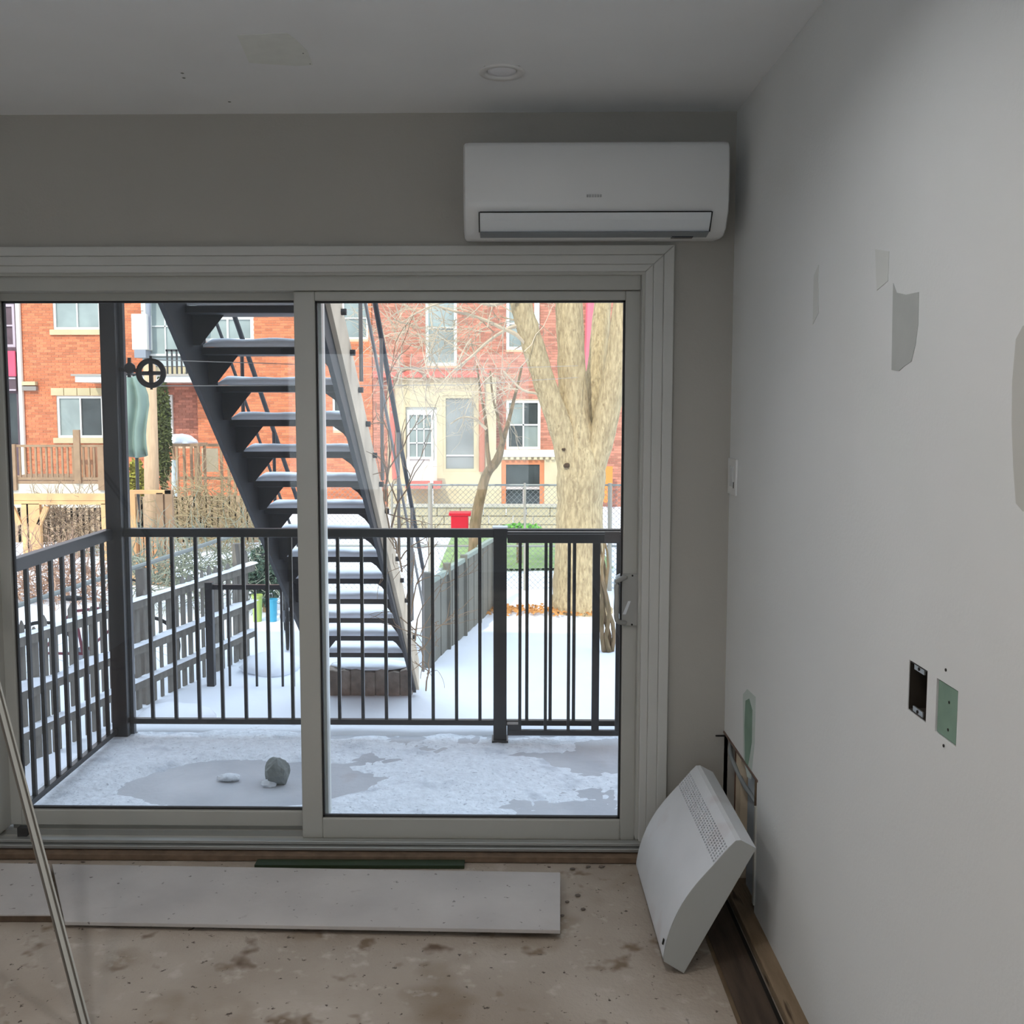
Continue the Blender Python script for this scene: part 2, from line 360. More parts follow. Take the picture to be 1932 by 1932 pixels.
# ------------------------------------------------------------------ things set in the right wall
t = thing('electrical_box', (XR, (HO1[0]+HO1[1])/2, HO1[2]), 'dark open electrical box sunk in the right wall without a cover', 'electrical box')
y0, y1, z0, z1 = HO1; g = .002
b = MB(); b.box(XR+.055, y0+g, z0+g, XR+.058, y1-g, z1-g)
for a in ((y0+g, y0+g+.0015, z0+g, z1-g), (y1-g-.0015, y1-g, z0+g, z1-g), (y0+g, y1-g, z0+g, z0+g+.0015), (y0+g, y1-g, z1-g-.0015, z1-g)): b.box(XR+.001, a[0], a[2], XR+.056, a[1], a[3])
b.build('body', mat('black_box_metal', '#3a332c', 0.5, metal=0.3), t)
for z in (z0+.008, z1-.008):
    MB().box(XR+.002, y0+.02, z-.006, XR+.005, y1-.02, z+.006).build('mounting_ear', M_ALU, t)
    MB().lathe((XR+.0005, (y0+y1)/2, z), [(0.0035, 0), (0.0035, .004)], 10, 'X').build('screw_hole', M_DARK, t)
MB().tube(cat_pts([(XR+.05, y0+.03, z1-.02), (XR+.03, y0+.02, z0+.05), (XR+.035, y0+.045, z0+.03), (XR+.05, y0+.05, z0+.06)], 5), .003, 6).build('wire', M_DARK, t)
y0, y1, z0, z1 = HO2
t = thing('drywall_cutout', (XR, (y0+y1)/2, z0), 'green drywall piece filling a cut-out, right of the open electrical box', 'drywall piece')
MB().box(XR+.0015, y0+.004, z0+.002, XR+.012, y1-.006, z1-.002).build('panel', M_GREENBOARD, t)
for dz in (.072, .02): MB().lathe((XR+.001, y0+.036, z0+dz), [(0.003, 0), (0.003, .002)], 8, 'X').build('screw', M_DARK, t)
# outlet plate by the corner
a = onX(1390, 866, XR); yw = 0.075
t = thing('wall_plate', (XR, 3.46, 1.40), 'white cover plate on the right wall beside the corner', 'wall plate')
za, zb = onX(1380, 932, XR).z, onX(1380, 864, XR).z
MB().box(XR-.008, 3.405, za, XR, 3.525, zb).build('plate', M_PLAST, t, bevel=.002)
MB().box(XR-.0095, 3.445, za+.03, XR-.008, 3.49, zb-.028).build('insert', M_PLAST2, t)
MB().box(XR-.0098, 3.43, za+.026, XR-.0078, 3.434, za+.048).build('slot', M_DARK, t)

# ------------------------------------------------------------------ patio door
door = sempty('door_1', ((D0+D1)/2, YB, DB))
FJ = MB()
FJ.box(D1-.014, YB-.002, DB, D1+.02, YO-.1, DT); FJ.box(D0-.02, YB-.002, DB, D0+.02, YO-.1, DT)
FJ.box(D0, YB-.002, onY(900,517,YB).z-.004 + .0, D1, YO-.1, DT+.02)
FJ.box(D0, YB+.02, onY(900,548,YB+.03).z, D1-.014, YO-.1, DT)
FJ.build('frame', M_VINYL, door, bevel=.003)
YI0, YI1 = YB+.035, YB+.075                      # sliding (inner) sash
YX0, YX1 = YB+.095, YB+.135                      # fixed (outer) sash
def sash(name, xa, xb, za, zb, ga, gb, ha, hb, y0, y1, m):
    s = MB(); s.box(xa, y0, za, ga, y1, zb); s.box(gb, y0, za, xb, y1, zb); s.box(ga, y0, za, gb, y1, ha); s.box(ga, y0, hb, gb, y1, zb)
    o = s.build(name, m, door, bevel=.004)
    k = MB(); ym = (y0+y1)/2; e = .007
    for q in ((ga, ga+e, ha, hb), (gb-e, gb, ha, hb), (ga, gb, ha, ha+e), (ga, gb, hb-e, hb)): k.box(q[0], ym-.008, q[2], q[1], ym+.008, q[3])
    k.build('seal', M_SEAL, o)
    MB().box(ga, ym-.003, ha, gb, ym+.003, hb).build('pane', M_GLASS, o)
    return o
ri = sash('sliding_sash', onY(561,1000,YI0).x, D1-.012, onY(800,1583,YI0).z, onY(800,549,YI0).z,
          onY(600,1000,YI0).x, onY(1176,1000,YI0).x, onY(800,1545,YI0).z, onY(800,567,YI0).z, YI0, YI1, M_VINYL)
fi = sash('fixed_sash', D0+.015, onY(616,1000,YX1).x, onY(300,1558,YX0).z, onY(300,549,YX0).z,
          onY(18,1000,YX0).x, onY(600,1000,YX0).x, onY(300,1529,YX0).z, onY(300,567,YX0).z, YX0, YX1, M_VINYL)
# handle on the sliding sash
hx, hz0, hz1 = onY(1190,1000,YI0).x, onY(1190,1180,YI0).z, onY(1190,1082,YI0).z
hp = MB().box(onY(1173,1130,YI0).x, YI0-.012, hz0, onY(1205,1130,YI0).x, YI0+.001, hz1).build('handle', M_HANDLE, door, bevel=.004)
xg = onY(1164,1130,YI0-.03).x
MB().tube(cat_pts([(onY(1180,1130,YI0).x, YI0-.008, hz1-.012), (xg, YI0-.035, hz1-.028), (xg-.002, YI0-.04, (hz0+hz1)/2), (xg, YI0-.035, hz0+.028), (onY(1180,1130,YI0).x, YI0-.008, hz0+.012)], 6), .009, 10).build('grip', M_HANDLE, hp, smooth=True)
MB().prism([(0,0),(.012,0),(.03,.05),(.02,.05)], (onY(1174,1130,YI0).x, YI0-.014, hz0+.045), (1,0,0), (0,0,1), (0,.004,0)).build('thumb_latch', M_PLAST2, hp)
for z in (hz0+.006, hz1-.006): MB().lathe((onY(1192,1130,YI0).x, YI0-.0135, z), [(.0035, 0), (.0035, .003)], 10, 'Y').build('screw', M_DARK, hp)
# outside grip seen through the pane
xo = onY(1166,1130,YI1+.03).x
MB().tube(cat_pts([(xo+.035, YI1+.002, hz1-.01), (xo-.005, YI1+.032, hz1-.03), (xo-.006, YI1+.034, (hz0+hz1)/2), (xo-.005, YI1+.032, hz0+.03), (xo+.035, YI1+.002, hz0+.01)], 6), .008, 8).build('outer_handle', M_PLAST2, door, smooth=True)
# latch block on the left of the track
MB().box(onY(34,1570,YB).x, YB-.006, onY(40,1577,YB).z, onY(52,1570,YB).x, YB+.02, onY(40,1561,YB).z).build('roller_stop', M_SEAL, door)
# threshold: stepped vinyl, aluminium and timber strips
zs = onY(800,1585,YB).z
xe = onY(603,1000,YI1+.004).x
MB().box(xe-.05, YI1+.004, onY(800,1560,YX0).z, xe, xe*F/(615-953), onY(800,560,YX0).z).build('interlock', mat('daylit_vinyl_edge', '#dfe3e0', .3), door)  # same vinyl made paler: daylight on this edge painted into its colour
MB().box(D0, YB-.004, DB-.03, D1, YO-.04, zs-.012).build('track', M_VINYL, door)
for k, yy in enumerate((YB+.055, YB+.115)): MB().box(D0+.02, yy-.004, zs-.012, D1-.014, yy+.004, zs+.008).build('track_rib', M_ALU, door)
MB().box(D0-.02, YB-.030, .016, D1+.005, YB-.002, .028).build('sill_lip', M_ALU, door, bevel=.002)
MB().box(D0-.02, YB-.045, -.001, D1+.008, YB-.004, .012).build('sill_strip', M_ALU, door, bevel=.002)
MB().box(D0-.02, YB-.075, ZF, D1+.012, YB-.004, -.006).build('sill_board', M_SILLWOOD, door, bevel=.003)
# casing around the door
zi, zo = onY(900,512,YB-.02).z, onY(900,463,YB-.02).z; xi, xo_ = D1-.003, onY(1268,800,YB-.02).x
cs = [(0, .018), (.30, .013), (.62, .017), (1.0, .022)]
trim = sempty('trim_1', (D1, YB, zi))
for i in range(3):
    f0, f1 = (0, .28, .64)[i], (.28, .64, 1.0)[i]; th = (.012, .016, .022)[i]
    xa, xb = xi+(xo_-xi)*f0, xi+(xo_-xi)*f1; za, zb = zi+(zo-zi)*f0, zi+(zo-zi)*f1
    MB().poly3([(xa, YB, ZF), (xb, YB, ZF), (xb, YB, zb), (xa, YB, za)], (0, -th, 0)).build('side_casing', M_CASE, trim, bevel=.003)
    L0, L1 = D0-(xo_-xi)*f0, D0-(xo_-xi)*f1
    MB().poly3([(L0, YB, za), (xa, YB, za), (xb, YB, zb), (L1, YB, zb)], (0, -th, 0)).build('head_casing', M_CASE, trim, bevel=.003)
    MB().poly3([(L1, YB, ZF), (L0, YB, ZF), (L0, YB, za), (L1, YB, zb)], (0, -th, 0)).build('side_casing', M_CASE, trim, bevel=.003)

# ------------------------------------------------------------------ recessed light
t = thing('recessed_light', (LX, LY, ZC), 'round white recessed ceiling light, switched off, above the patio door', 'ceiling light')
MB().lathe((LX, LY, ZC), [(.073, .0), (.073, -.002), (.069, -.006), (.052, -.004), (.048, .0), (.046, .03)], 48, cap=False).build('trim_ring', M_PLAST, t, smooth=True)
MB().lathe((LX, LY, ZC), [(.0445, .004), (.0445, .001), (.03, -.001), (.001, -.0015)], 40).build('lens', M_LENS, t, smooth=True)
MB().lathe((LX, LY, ZC), [(.054, .004), (.054, .09)], 24).build('housing', M_ALU, t)
# unseen fill lights added above the viewer, shaped like the visible one; rear pair warmer
for k, (x, y) in enumerate(FILL_LIGHTS):
    tt = thing('recessed_light', (x, y, ZC), 'added unseen fill light, round and recessed, above the viewer, '+('front right of four','front left of four','rear right of four','rear left of four')[k], 'ceiling light')
    MB().lathe((x, y, ZC), [(.073, .0), (.073, -.002), (.069, -.006), (.056, -.004), (.054, .0), (.053, .030), (.056, .035)], 40, cap=False).build('trim_ring', M_PLAST, tt, smooth=True)
    MB().lathe((x, y, ZC), [(.052, .026), (.052, .024)], 32).build('lens', M_FILL if k < 2 else M_FILL_WARM, tt)

# ------------------------------------------------------------------ wall-mounted air conditioner
ax0, ax1 = onY(874,330,3.30).x, onY(1379,330,3.30).x
zt, zb_ = onY(1100,265,3.31).z, onY(1100,446,3.36).z
ac = thing('air_conditioner', ((ax0+ax1)/2, YB, zb_), 'long white wall-mounted air conditioner above the patio door', 'air conditioner')
prof = [(YB, zb_+.01), (YB, zt+.002), (3.345, zt+.002), (3.318, zt-.004), (3.305, zt-.02), (3.298, zt-.10), (3.300, zt-.20), (3.306, zt-.235), (3.318, zb_+.055), (3.345, zb_+.02), (3.385, zb_+.002), (3.42, zb_)]
body = MB(); n = len(prof)
xs = [(ax0, .93), (ax0+.006, .985), (ax0+.02, 1.0), (ax1-.02, 1.0), (ax1-.006, .985), (ax1, .93)]
cyy, czz = YB, (zt+zb_)/2; vs = []
for x, k in xs: vs += [(x, cyy+(y-cyy)*k, czz+(z-czz)*(1-(1-k)*.5)) for y, z in prof]
fs = [tuple(range(n))[::-1], tuple(range((len(xs)-1)*n, len(xs)*n))]
for i in range(len(xs)-1):
    for k in range(n): fs.append((i*n+k, i*n+(k+1) % n, (i+1)*n+(k+1) % n, (i+1)*n+k))
body.add(vs, fs); ob = body.build('body', M_PLAST, ac); 
for p in ob.data.polygons: p.use_smooth = len(p.vertices) == 4
sm = ob.modifiers.new('edge', 'EDGE_SPLIT'); sm.split_angle = math.radians(40)
lx0, lx1 = ax0+.055, ax1-.062
lp = [(3.299, zb_+.068), (3.311, zb_+.045), (3.338, zb_+.012), (3.345, zb_+.017), (3.318, zb_+.05), (3.306, zb_+.069)]
MB().prism(lp, (lx0, 0, 0), (0,1,0), (0,0,1), (lx1-lx0, 0, 0)).build('louver', M_PLAST2, ac, bevel=.001)
for x in (lx0-.004, lx1+.0005): MB().prism([(3.296, zb_+.07), (3.336, zb_+.010), (3.35, zb_+.02), (3.31, zb_+.072)], (x, 0, 0), (0,1,0), (0,0,1), (.0035, 0, 0)).build('louver_gap', M_SEAL, ac)
MB().prism([(3.300, zb_+.0725), (3.296, zb_+.0705), (3.308, zb_+.069)], (lx0, 0, 0), (0,1,0), (0,0,1), (lx1-lx0, 0, 0)).build('seam', M_SEAL, ac)
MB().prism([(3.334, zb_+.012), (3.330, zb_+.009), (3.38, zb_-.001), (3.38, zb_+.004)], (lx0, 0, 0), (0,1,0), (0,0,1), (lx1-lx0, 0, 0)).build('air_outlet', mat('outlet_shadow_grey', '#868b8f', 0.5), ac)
MB().box(onY(1268,444,3.37).x, 3.37, zb_-.002, onY(1308,444,3.37).x, 3.40, zb_+.003).build('display_window', mat('dark_display', '#1c2430', 0.2), ac)
mbk = MB()
for k in range(6): mbk.box(onY(1107+k*5,369,3.298).x, 3.2965, onY(1100,372,3.298).z, onY(1110+k*5,369,3.298).x, 3.300, onY(1100,367,3.298).z)
mbk.build('badge', mat('badge_grey', '#a9aaaa', 0.4), ac)

# ------------------------------------------------------------------ convector heater leaning at the right wall
hb = onZ(1290, 1838, ZF); HY0 = hb.y; HY1 = HY0+0.60
tilt = math.atan2(.204, .382); ex = Vector((-math.cos(tilt), 0, math.sin(tilt))); eh = Vector((math.sin(tilt), 0, math.cos(tilt)))
org = Vector((hb.x, HY0, ZF+.002))
ht = thing('convector_heater', (hb.x, HY0+.3, ZF), 'white convector heater with a curved front leaning against the right wall', 'heater')
hp_ = [(0,0), (.070,.004), (.080,.02), (.098,.08), (.108,.15), (.108,.21), (.102,.26), (.094,.30), (.086,.335), (.072,.404), (.064,.432), (.052,.440), (.0,.440)]
def hprism(poly, y0, y1): return MB().prism(poly, org + Vector((0, y0, 0)), ex, eh, (0, y1-y0, 0))
front = MB(); cur = cat_pts([(p[0], p[1], 0) for p in hp_[1:9]], 5); cur = [c for c in cur]
for c in cur:
    for yy in (.002, .598): q = org + ex*c.x + eh*c.y + Vector((0, yy, 0)); front.v.append(tuple(q))
for k in range(len(cur)-1): front.face([2*k, 2*k+1, 2*k+3, 2*k+2])
front.build('front_panel', M_HEAT, ht, smooth=True)
hprism([hp_[9], hp_[10], hp_[11], hp_[12], (0,.436), (.05,.436), (.060,.428), (.068,.404)], .002, .598).build('top_panel', M_HEAT, ht)
hprism([(0,0), (.004,0), (.004,.436), (0,.436)], .002, .598).build('back_panel', M_ALU, ht)
for y in (0, .596): hprism(hp_, y, y+.004).build('side_panel', M_HEAT_SHADED, ht, bevel=.001)
hprism([(.01,0.004), (.068,.004), (.068,.008), (.01,.008)], .004, .596).build('bottom_panel', M_HEAT_SHADED, ht)
ga, gb_ = Vector((.086, .335)), Vector((.072, .404)); gd = (gb_-ga).normalized(); gn = Vector((gd.y, -gd.x))
def gq(s0, s1, t0, t1): return [tuple(ga+gd*s0+gn*t0), tuple(ga+gd*s1+gn*t0), tuple(ga+gd*s1+gn*t1), tuple(ga+gd*s0+gn*t1)]
hprism(gq(0, .0704, -.012, -.009), .006, .594).build('grille_backing', mat('grille_dark', '#30363a', 0.6), ht)
gl = MB()
for k in range(8):
    s0 = .0665*k/7; gl.prism(gq(s0, s0+.0036, -.005, 0), org + Vector((0, .004, 0)), ex, eh, (0, .592, 0))
for k in range(34): gl.prism(gq(0, .0704, -.005, -.0003), org + Vector((0, .006+k*.0176, 0)), ex, eh, (0, .0075, 0))
gl.build('grille', M_HEAT, ht)
MB().prism([(.088,.04),(.092,.04),(.096,.056),(.092,.056)], org + Vector((0, .02, 0)), ex, eh, (0, .007, 0)).build('thermostat_slot', M_DARK, ht)
MB().prism([(-.016,.30),(0,.30),(0,.33),(-.016,.33)], org + Vector((0, .05, 0)), ex, eh, (0, .5, 0)).build('mounting_bracket', M_ALU, ht)

# ------------------------------------------------------------------ floor things
zt_ = ZF+.022
bA = [onZ(1057,1646,zt_+.012), onZ(1057,1755,zt_+.012), onZ(122,1739,zt_), onZ(98,1630,zt_)]
t = MB().poly3(bA, (0, 0, -.012)).build('floor_board', [M_BOARD], None, bevel=.001)
tag(t, 'long pale grey board lying on the concrete floor below the patio door', 'board')
bB = [onZ(93,1630,zt_+.002), onZ(112,1726,zt_+.002), onZ(-160,1726,zt_+.002), onZ(-150,1626,zt_+.002)]
t = thing('floor_board', (bB[0]+bB[2])/2, 'thick grey board with a brown edge at the left end of the long floor board', 'board')
MB().poly3(bB, (0, 0, -.004)).build('top_face', M_BOARD, t); MB().poly3([p - Vector((0, 0, .004)) for p in bB], (0, 0, -.0205)).build('core', M_BOARD_EDGE, t)
g0, g1 = onZ(480,1632,ZF+.012), onZ(876,1633,ZF+.012)
tag(MB().poly3([g0, g1, g1+Vector((0,.045,0)), g0+Vector((0,.045,0))], (0,0,-.012)).build('plastic_strip', mat('dark_green_plastic', '#24361f', 0.6)), 'dark green strip on the floor between sill and grey board', 'strip')
# plank floor uncovered along the right wall
t = thing('floor_plank', (.70, 2.6, ZF), 'dark worn timber plank in the floor along the right wall', 'plank')
MB().box(.652, YF+.1, ZF-.002, .752, 3.42, ZF+.004).build('board', M_WOOD_DARK, t); 
MB().box(.752, YF+.1, ZF-.0018, XR-.054, 3.42, ZF-.0005).build('gap', M_DARK, t)
MB().box(.640, YF+.1, ZF-.0018, .652, 3.42, ZF+.0005).build('edge_strip', M_WOOD_OLD, t)
# leaning metal bead, foot on the floor, head on the wall beside the door
p0 = onZ(166,1958,ZF+.006); q = onY(-2,1318,2.79); dirn = (q-p0).normalized(); p1 = p0 + dirn*((YB-.03-p0.y)/dirn.y)
t = thing('corner_bead', p0, 'pale metal bead strip leaning across the left end of the door', 'metal strip')
side = dirn.cross(Vector((0, -1, .3))).normalized()
MB().bar(p0, p1, .013, .002, up=(0,-1,.2)).build('web', M_BEAD, t)
for s in (-1, 1): MB().bar(p0+side*.0095*s, p1+side*.0095*s, .003, .012, up=(0,-1,.2)).build('flange', mat('bead_shadow_metal', '#6a645c', 0.5, metal=0.3), t)
MB().bar(p0+side*.0135, p1+side*.0135, .004, .003, up=(0,-1,.2)).build('nailing_edge', M_BEAD, t)
for k in range(7):
    u, v = ((1080,1640),(1110,1636),(1135,1636),(1070,1702),(1090,1690),(1100,1716),(1060,1728))[k]
    p = onZ(u, v, ZF); 
    tag(MB().blob(p+Vector((0,0,.002)), .006+.004*random.random(), 1, .4, 2, (1.4,1,.5), flat=-.4*.006).build('debris', mat('plaster_crumb', '#6a6058', 0.9)), 'small crumb of debris on the concrete beside the grey board', 'debris', 'crumbs of debris right of the grey board')

# ================================================================== OUR HOUSE OUTSIDE
mbo = MB()
mbo.box(XL-7, YF-.3, -1.3, XL-.16, YO, 5.6); mbo.box(XR+.14, YF-.3, -1.3, 12, YO, 5.6); mbo.box(XL-.16, YF-.3, ZC+.12, XR+.14, YO, 5.6)
mbo.box(XL-.16, YF-.3, -1.3, XR+.14, YO, ZF-.13)
struct(mbo.build('wall_outer', M_OURWALL))
ZD = -.10; YD = 5.24
DX0 = -2.16
struct(MB().box(DX0, YO, ZD-.18, 2.6, YD, ZD).build('floor_balcony', M_DECK))
ub = struct(MB().box(-3.2, YO, 2.86, -1.0, 5.06, 3.0).build('ceiling_balcony', M_DECKWOOD))
# thin trodden snow on the balcony, thicker at the edge: a height field that rises out of the concrete
g = MB(); NX, NY = 150, 60
def snow_h(x, y):
    h = noise.fractal(Vector((x*1.5+3.0, y*2.0, 0)), 1.0, 2.0, 5)*.020
    h += .011 if x < -1.05 else .011-.014*min(1, (x+1.05)/.35) if x < .1 else 0.0
    h += .006*noise.noise(Vector((x*30, y*30, 1)))
    q = Vector(((x+1.22)/.62, (y-4.36)/.36))
    h -= .075*max(0, 1-q.length)
    q = Vector(((x+.05)/.45, (y-4.55)/.22)); h += .022*max(0, 1-q.length)
    h += .004
    h += .012*max(0, min(1, (y-4.72)/.1))*noise.noise(Vector((x*5, y*9, 4)))
    return ZD + max(-.012, min(.05, h))
for j in range(NY+1):
    for i in range(NX+1):
        x = DX0+.01+(2.0-DX0)*i/NX; y = YO+.02+(YD-.005-YO-.02)*j/NY
        g.v.append((x, y, snow_h(x, y)))
for j in range(NY):
    for i in range(NX):
        a = j*(NX+1)+i; g.face([a, a+1, a+NX+2, a+NX+1])
tag(g.build('snow_patches', M_SNOWDIRTY, smooth=True), 'thin trodden snow lying in patches on the balcony concrete', 'snow', kind='stuff')
rg = MB(); K = 90
for i in range(K+1):
    x = DX0+.02+4.2*i/K; e0 = 5.035+.012*noise.noise(Vector((x*3, 0, 5))); hh = .022+.006*noise.noise(Vector((x*2, 3, 1)))
    for yy, h in ((e0, .0), (e0+.012, hh*.8), (e0+.05, hh), (YD-.03, hh), (YD+.01, hh*.6), (YD+.012, -.02)): rg.v.append((x, yy, ZD+h))
for i in range(K):
    for q in range(5): rg.face([i*6+q, i*6+q+1, i*6+q+7, i*6+q+6])
tag(rg.build('snow_ridge', M_SNOW, smooth=True), 'clean ridge of snow along the outer edge of the balcony', 'snow', kind='stuff')
# rock and snow lump
p = onZ(520, 1482, ZD)
t = thing('rock', p, 'grey stone with an icy foot on the balcony concrete', 'rock')
MB().blob(p+Vector((.0,.03,.055)), .066, 3, .35, 1.1, (.9,.8,1.05), flat=-.055).build('stone', M_ROCK, t)
MB().blob(p+Vector((-.03,-.01,.012)), .028, 2, .5, 2.5, (1.2,.8,.7), flat=-.011).build('ice_crust', M_SNOW, t)
p = onZ(433, 1472, ZD)
tag(MB().blob(p+Vector((0,0,.012)), .055, 3, .2, 1.4, (1.0,.6,.32), flat=-.012).build('snow_lump', M_SNOWDIRTY, smooth=True), 'small flat lump of snow left of the stone', 'snow lump')

# ------------------------------------------------------------------ balcony railings
YR = 4.98
ZT = onY(600,997,YR).z; ZTB = onY(600,1013,YR).z; ZB1 = onY(600,1356,YR).z; ZB0 = onY(600,1366,YR).z
def xr(u, Y=YR): return onY(u, 1200, Y).x
rl = thing('front_railing', (-.98, YR, ZD), 'black metal railing along the far edge of the balcony', 'railing')
xa, xb = xr(243), 2.5
MB().box(xa, YR-.022, ZTB, xb, YR+.022, ZT).build('top_rail', M_RAIL, rl, bevel=.004)
MB().box(xa, YR-.015, ZB0, xb, YR+.015, ZB1).build('bottom_rail', M_RAIL, rl, bevel=.003)
bal = None
us = [284.5+44.35*k for k in range(36)]
for u in us:
    if abs(u-943) < 20: continue
    x = xr(u)
    if bal is None: bal = MB().box(x-.0085, YR-.0085, ZB1, x+.0085, YR+.0085, ZTB).build('baluster', M_RAIL, rl); bx0 = x
    else: copy_part(bal, rl, Matrix.Translation((x-bx0, 0, 0)))
# square post of the front railing
xp0, xp1 = onY(931,1200,YR).x, onY(956,1200,YR).x
MB().box(xp0, YR-.035, ZD, xp1, YR+.035, ZT+.004).build('post', M_RAIL, rl, bevel=.003)
MB().box(xp0-.004, YR-.04, ZT+.004, xp1+.004, YR+.04, ZT+.012).build('post_cap', M_SNOW, rl)
MB().box(xp0-.008, YR-.05, ZD, xp1+.008, YR+.045, ZD+.012).build('base_plate', M_RAIL, rl)
# gate in front of the right end of the railing
YG = 4.90
gt = thing('gate', (xr(1060,YG), YG, ZD), 'black metal gate panel standing in front of the railing, right of its post', 'gate')
gx0, gx1 = onY(957,1200,YG).x, onY(1172,1200,YG).x
gzt, gztb, gzb1, gzb0 = onY(1060,1003,YG).z, onY(1060,1024,YG).z, onY(1060,1377,YG).z, onY(1060,1387,YG).z
MB().box(gx0, YG-.02, gztb, gx1, YG+.02, gzt).build('top_rail', M_RAIL, gt, bevel=.003)
MB().box(gx0, YG-.012, gzb0, gx1, YG+.012, gzb1).build('bottom_rail', M_RAIL, gt, bevel=.003)
for u, wd in ((981,.008),(1029.5,.008),(1073,.008),(1124,.019),(1166,.012)):
    x = onY(u,1200,YG).x; MB().box(x-wd, YG-.0085, gzb1, x+wd, YG+.0085, gztb).build('baluster', M_RAIL, gt)
MB().box(onY(957,1200,YG).x, YG-.01, gzb1-.02, onY(982,1200,YG).x, YG+.035, gzb1+.03).build('hinge', M_RAIL, gt)
zz = onY(1060,1006,YG).z
MB().box(gx0, YG-.0215, zz-.004, gx1, YG-.0195, zz-.001).build('rail_groove', mat('worn_rail_edge', '#7f8488', 0.4), gt)
MB().box(onY(1140,1010,YG).x, YG-.028, onY(1140,1022,YG).z, onY(1168,1010,YG).x, YG-.02, onY(1140,1002,YG).z).build('latch_plate', mat('latch_metal', '#54504f', 0.4, metal=.5), gt)
# left railing, square to the house
a0, a1 = onZ(62,1494,ZD+.05), onZ(214,1384,ZD+.05)
XS = -2.06
ls = thing('side_railing', (XS, 4.4, ZD), 'black metal railing along the left side of the balcony', 'railing')
YS0, YS1 = YO+.02, YR-.02
MB().box(XS-.022, YS0, ZTB-.012, XS+.022, YS1, ZT).build('top_rail', M_RAIL, ls, bevel=.004)
MB().box(XS-.015, YS0, ZD+.035, XS+.015, YS1, ZD+.062).build('bottom_rail', M_RAIL, ls, bevel=.003)
bl = None; k = 0; y = YS1-.10
while y > YS0+.03:
    if bl is None: bl = MB().box(XS-.0085, y-.0085, ZD+.062, XS+.0085, y+.0085, ZTB-.012).build('baluster', M_RAIL, ls); by0 = y
    else: copy_part(bl, ls, Matrix.Translation((0, y-by0, 0)))
    y -= .112
# tall dark post at the corner, carrying the balcony above
p0, p1 = onY(232,1392,YR), onY(206,566,YR)
top = p0 + (p1-p0)*((2.86-p0.z)/(p1.z-p0.z)); p0.z = ZD
ps = thing('balcony_post', p0, 'tall dark post at the left corner of the balcony, reaching past the door head', 'post')
MB().bar(p0, top, .082, .075, up=(0,1,0)).build('shaft', M_RAIL, ps, bevel=.004)
MB().bar(p0+Vector((.045,.03,0)), top+Vector((.05,.03,0)), .022, .03, up=(0,1,0)).build('channel', mat('grey_channel', '#4a4d52', 0.4), ps)
MB().box(p0.x-.06, p0.y-.06, ZD, p0.x+.06, p0.y+.06, ZD+.015).build('base_plate', M_RAIL, ps, bevel=.002)
# clothesline pulley
pc = onY(285,704,YR); R0 = px(28, YR)
pu = thing('clothesline_pulley', pc, 'dark spoked clothesline pulley wheel on the tall balcony post', 'pulley')
ring = MB(); N = 40; prf = [(R0, -.008), (R0, .008), (R0*.70, .008), (R0*.64, 0), (R0*.70, -.008)]
for i in range(N):
    for r_, h in prf: a = 2*math.pi*i/N; ring.v.append((pc.x+r_*math.cos(a), pc.y+h, pc.z+r_*math.sin(a)))
for i in range(N):
    for k in range(5): ring.face([i*5+k, i*5+(k+1) % 5, ((i+1) % N)*5+(k+1) % 5, ((i+1) % N)*5+k])
ring.build('rim', M_RAIL, pu, smooth=True)
for a in (0, math.pi/2, math.pi, 1.5*math.pi):
    d = Vector((math.cos(a), 0, math.sin(a))); MB().bar(pc+d*.006, pc+d*R0*.8, .019, .012, up=(0,1,0)).build('spoke', M_RAIL, pu)
MB().lathe(pc-Vector((0,.014,0)), [(.014,0), (.014,.028)], 16, 'Y').build('hub', M_RAIL, pu, smooth=True)
MB().bar(pc+Vector((0,0,-R0-.008)), pc+Vector((0,0,R0+.012)), .012, .006, up=(0,1,0)).build('fork', M_RAIL, pu)
e = onY(245,695,YR); MB().bar(onY(222,697,YR), onY(262,700,YR), .018, .012, up=(0,1,0)).build('bracket', M_RAIL, pu)
MB().lathe(e-Vector((0,.012,0)), [(.026,0),(.03,.008),(.03,.016),(.02,.024)], 10, 'Y').build('clamp', M_RAIL, pu)
MB().bar(onY(244,675,YR), onY(244,712,YR), .014, .014, up=(0,1,0)).build('bolt', M_RAIL, pu)
lm = mat('clothesline_cord', '#a7a49d', 0.8)
for u1, v1, v0 in ((1400,676,679),(1400,735,728)):
    A = onY(290,v0,YR); B = onY(940,v1,13.3); B = onY(1090,690 if v0 < 700 else 712,13.3)
    MB().tube([A, (A+B)/2-Vector((0,0,.05)), B], .0025, 5).build('line', lm, pu)

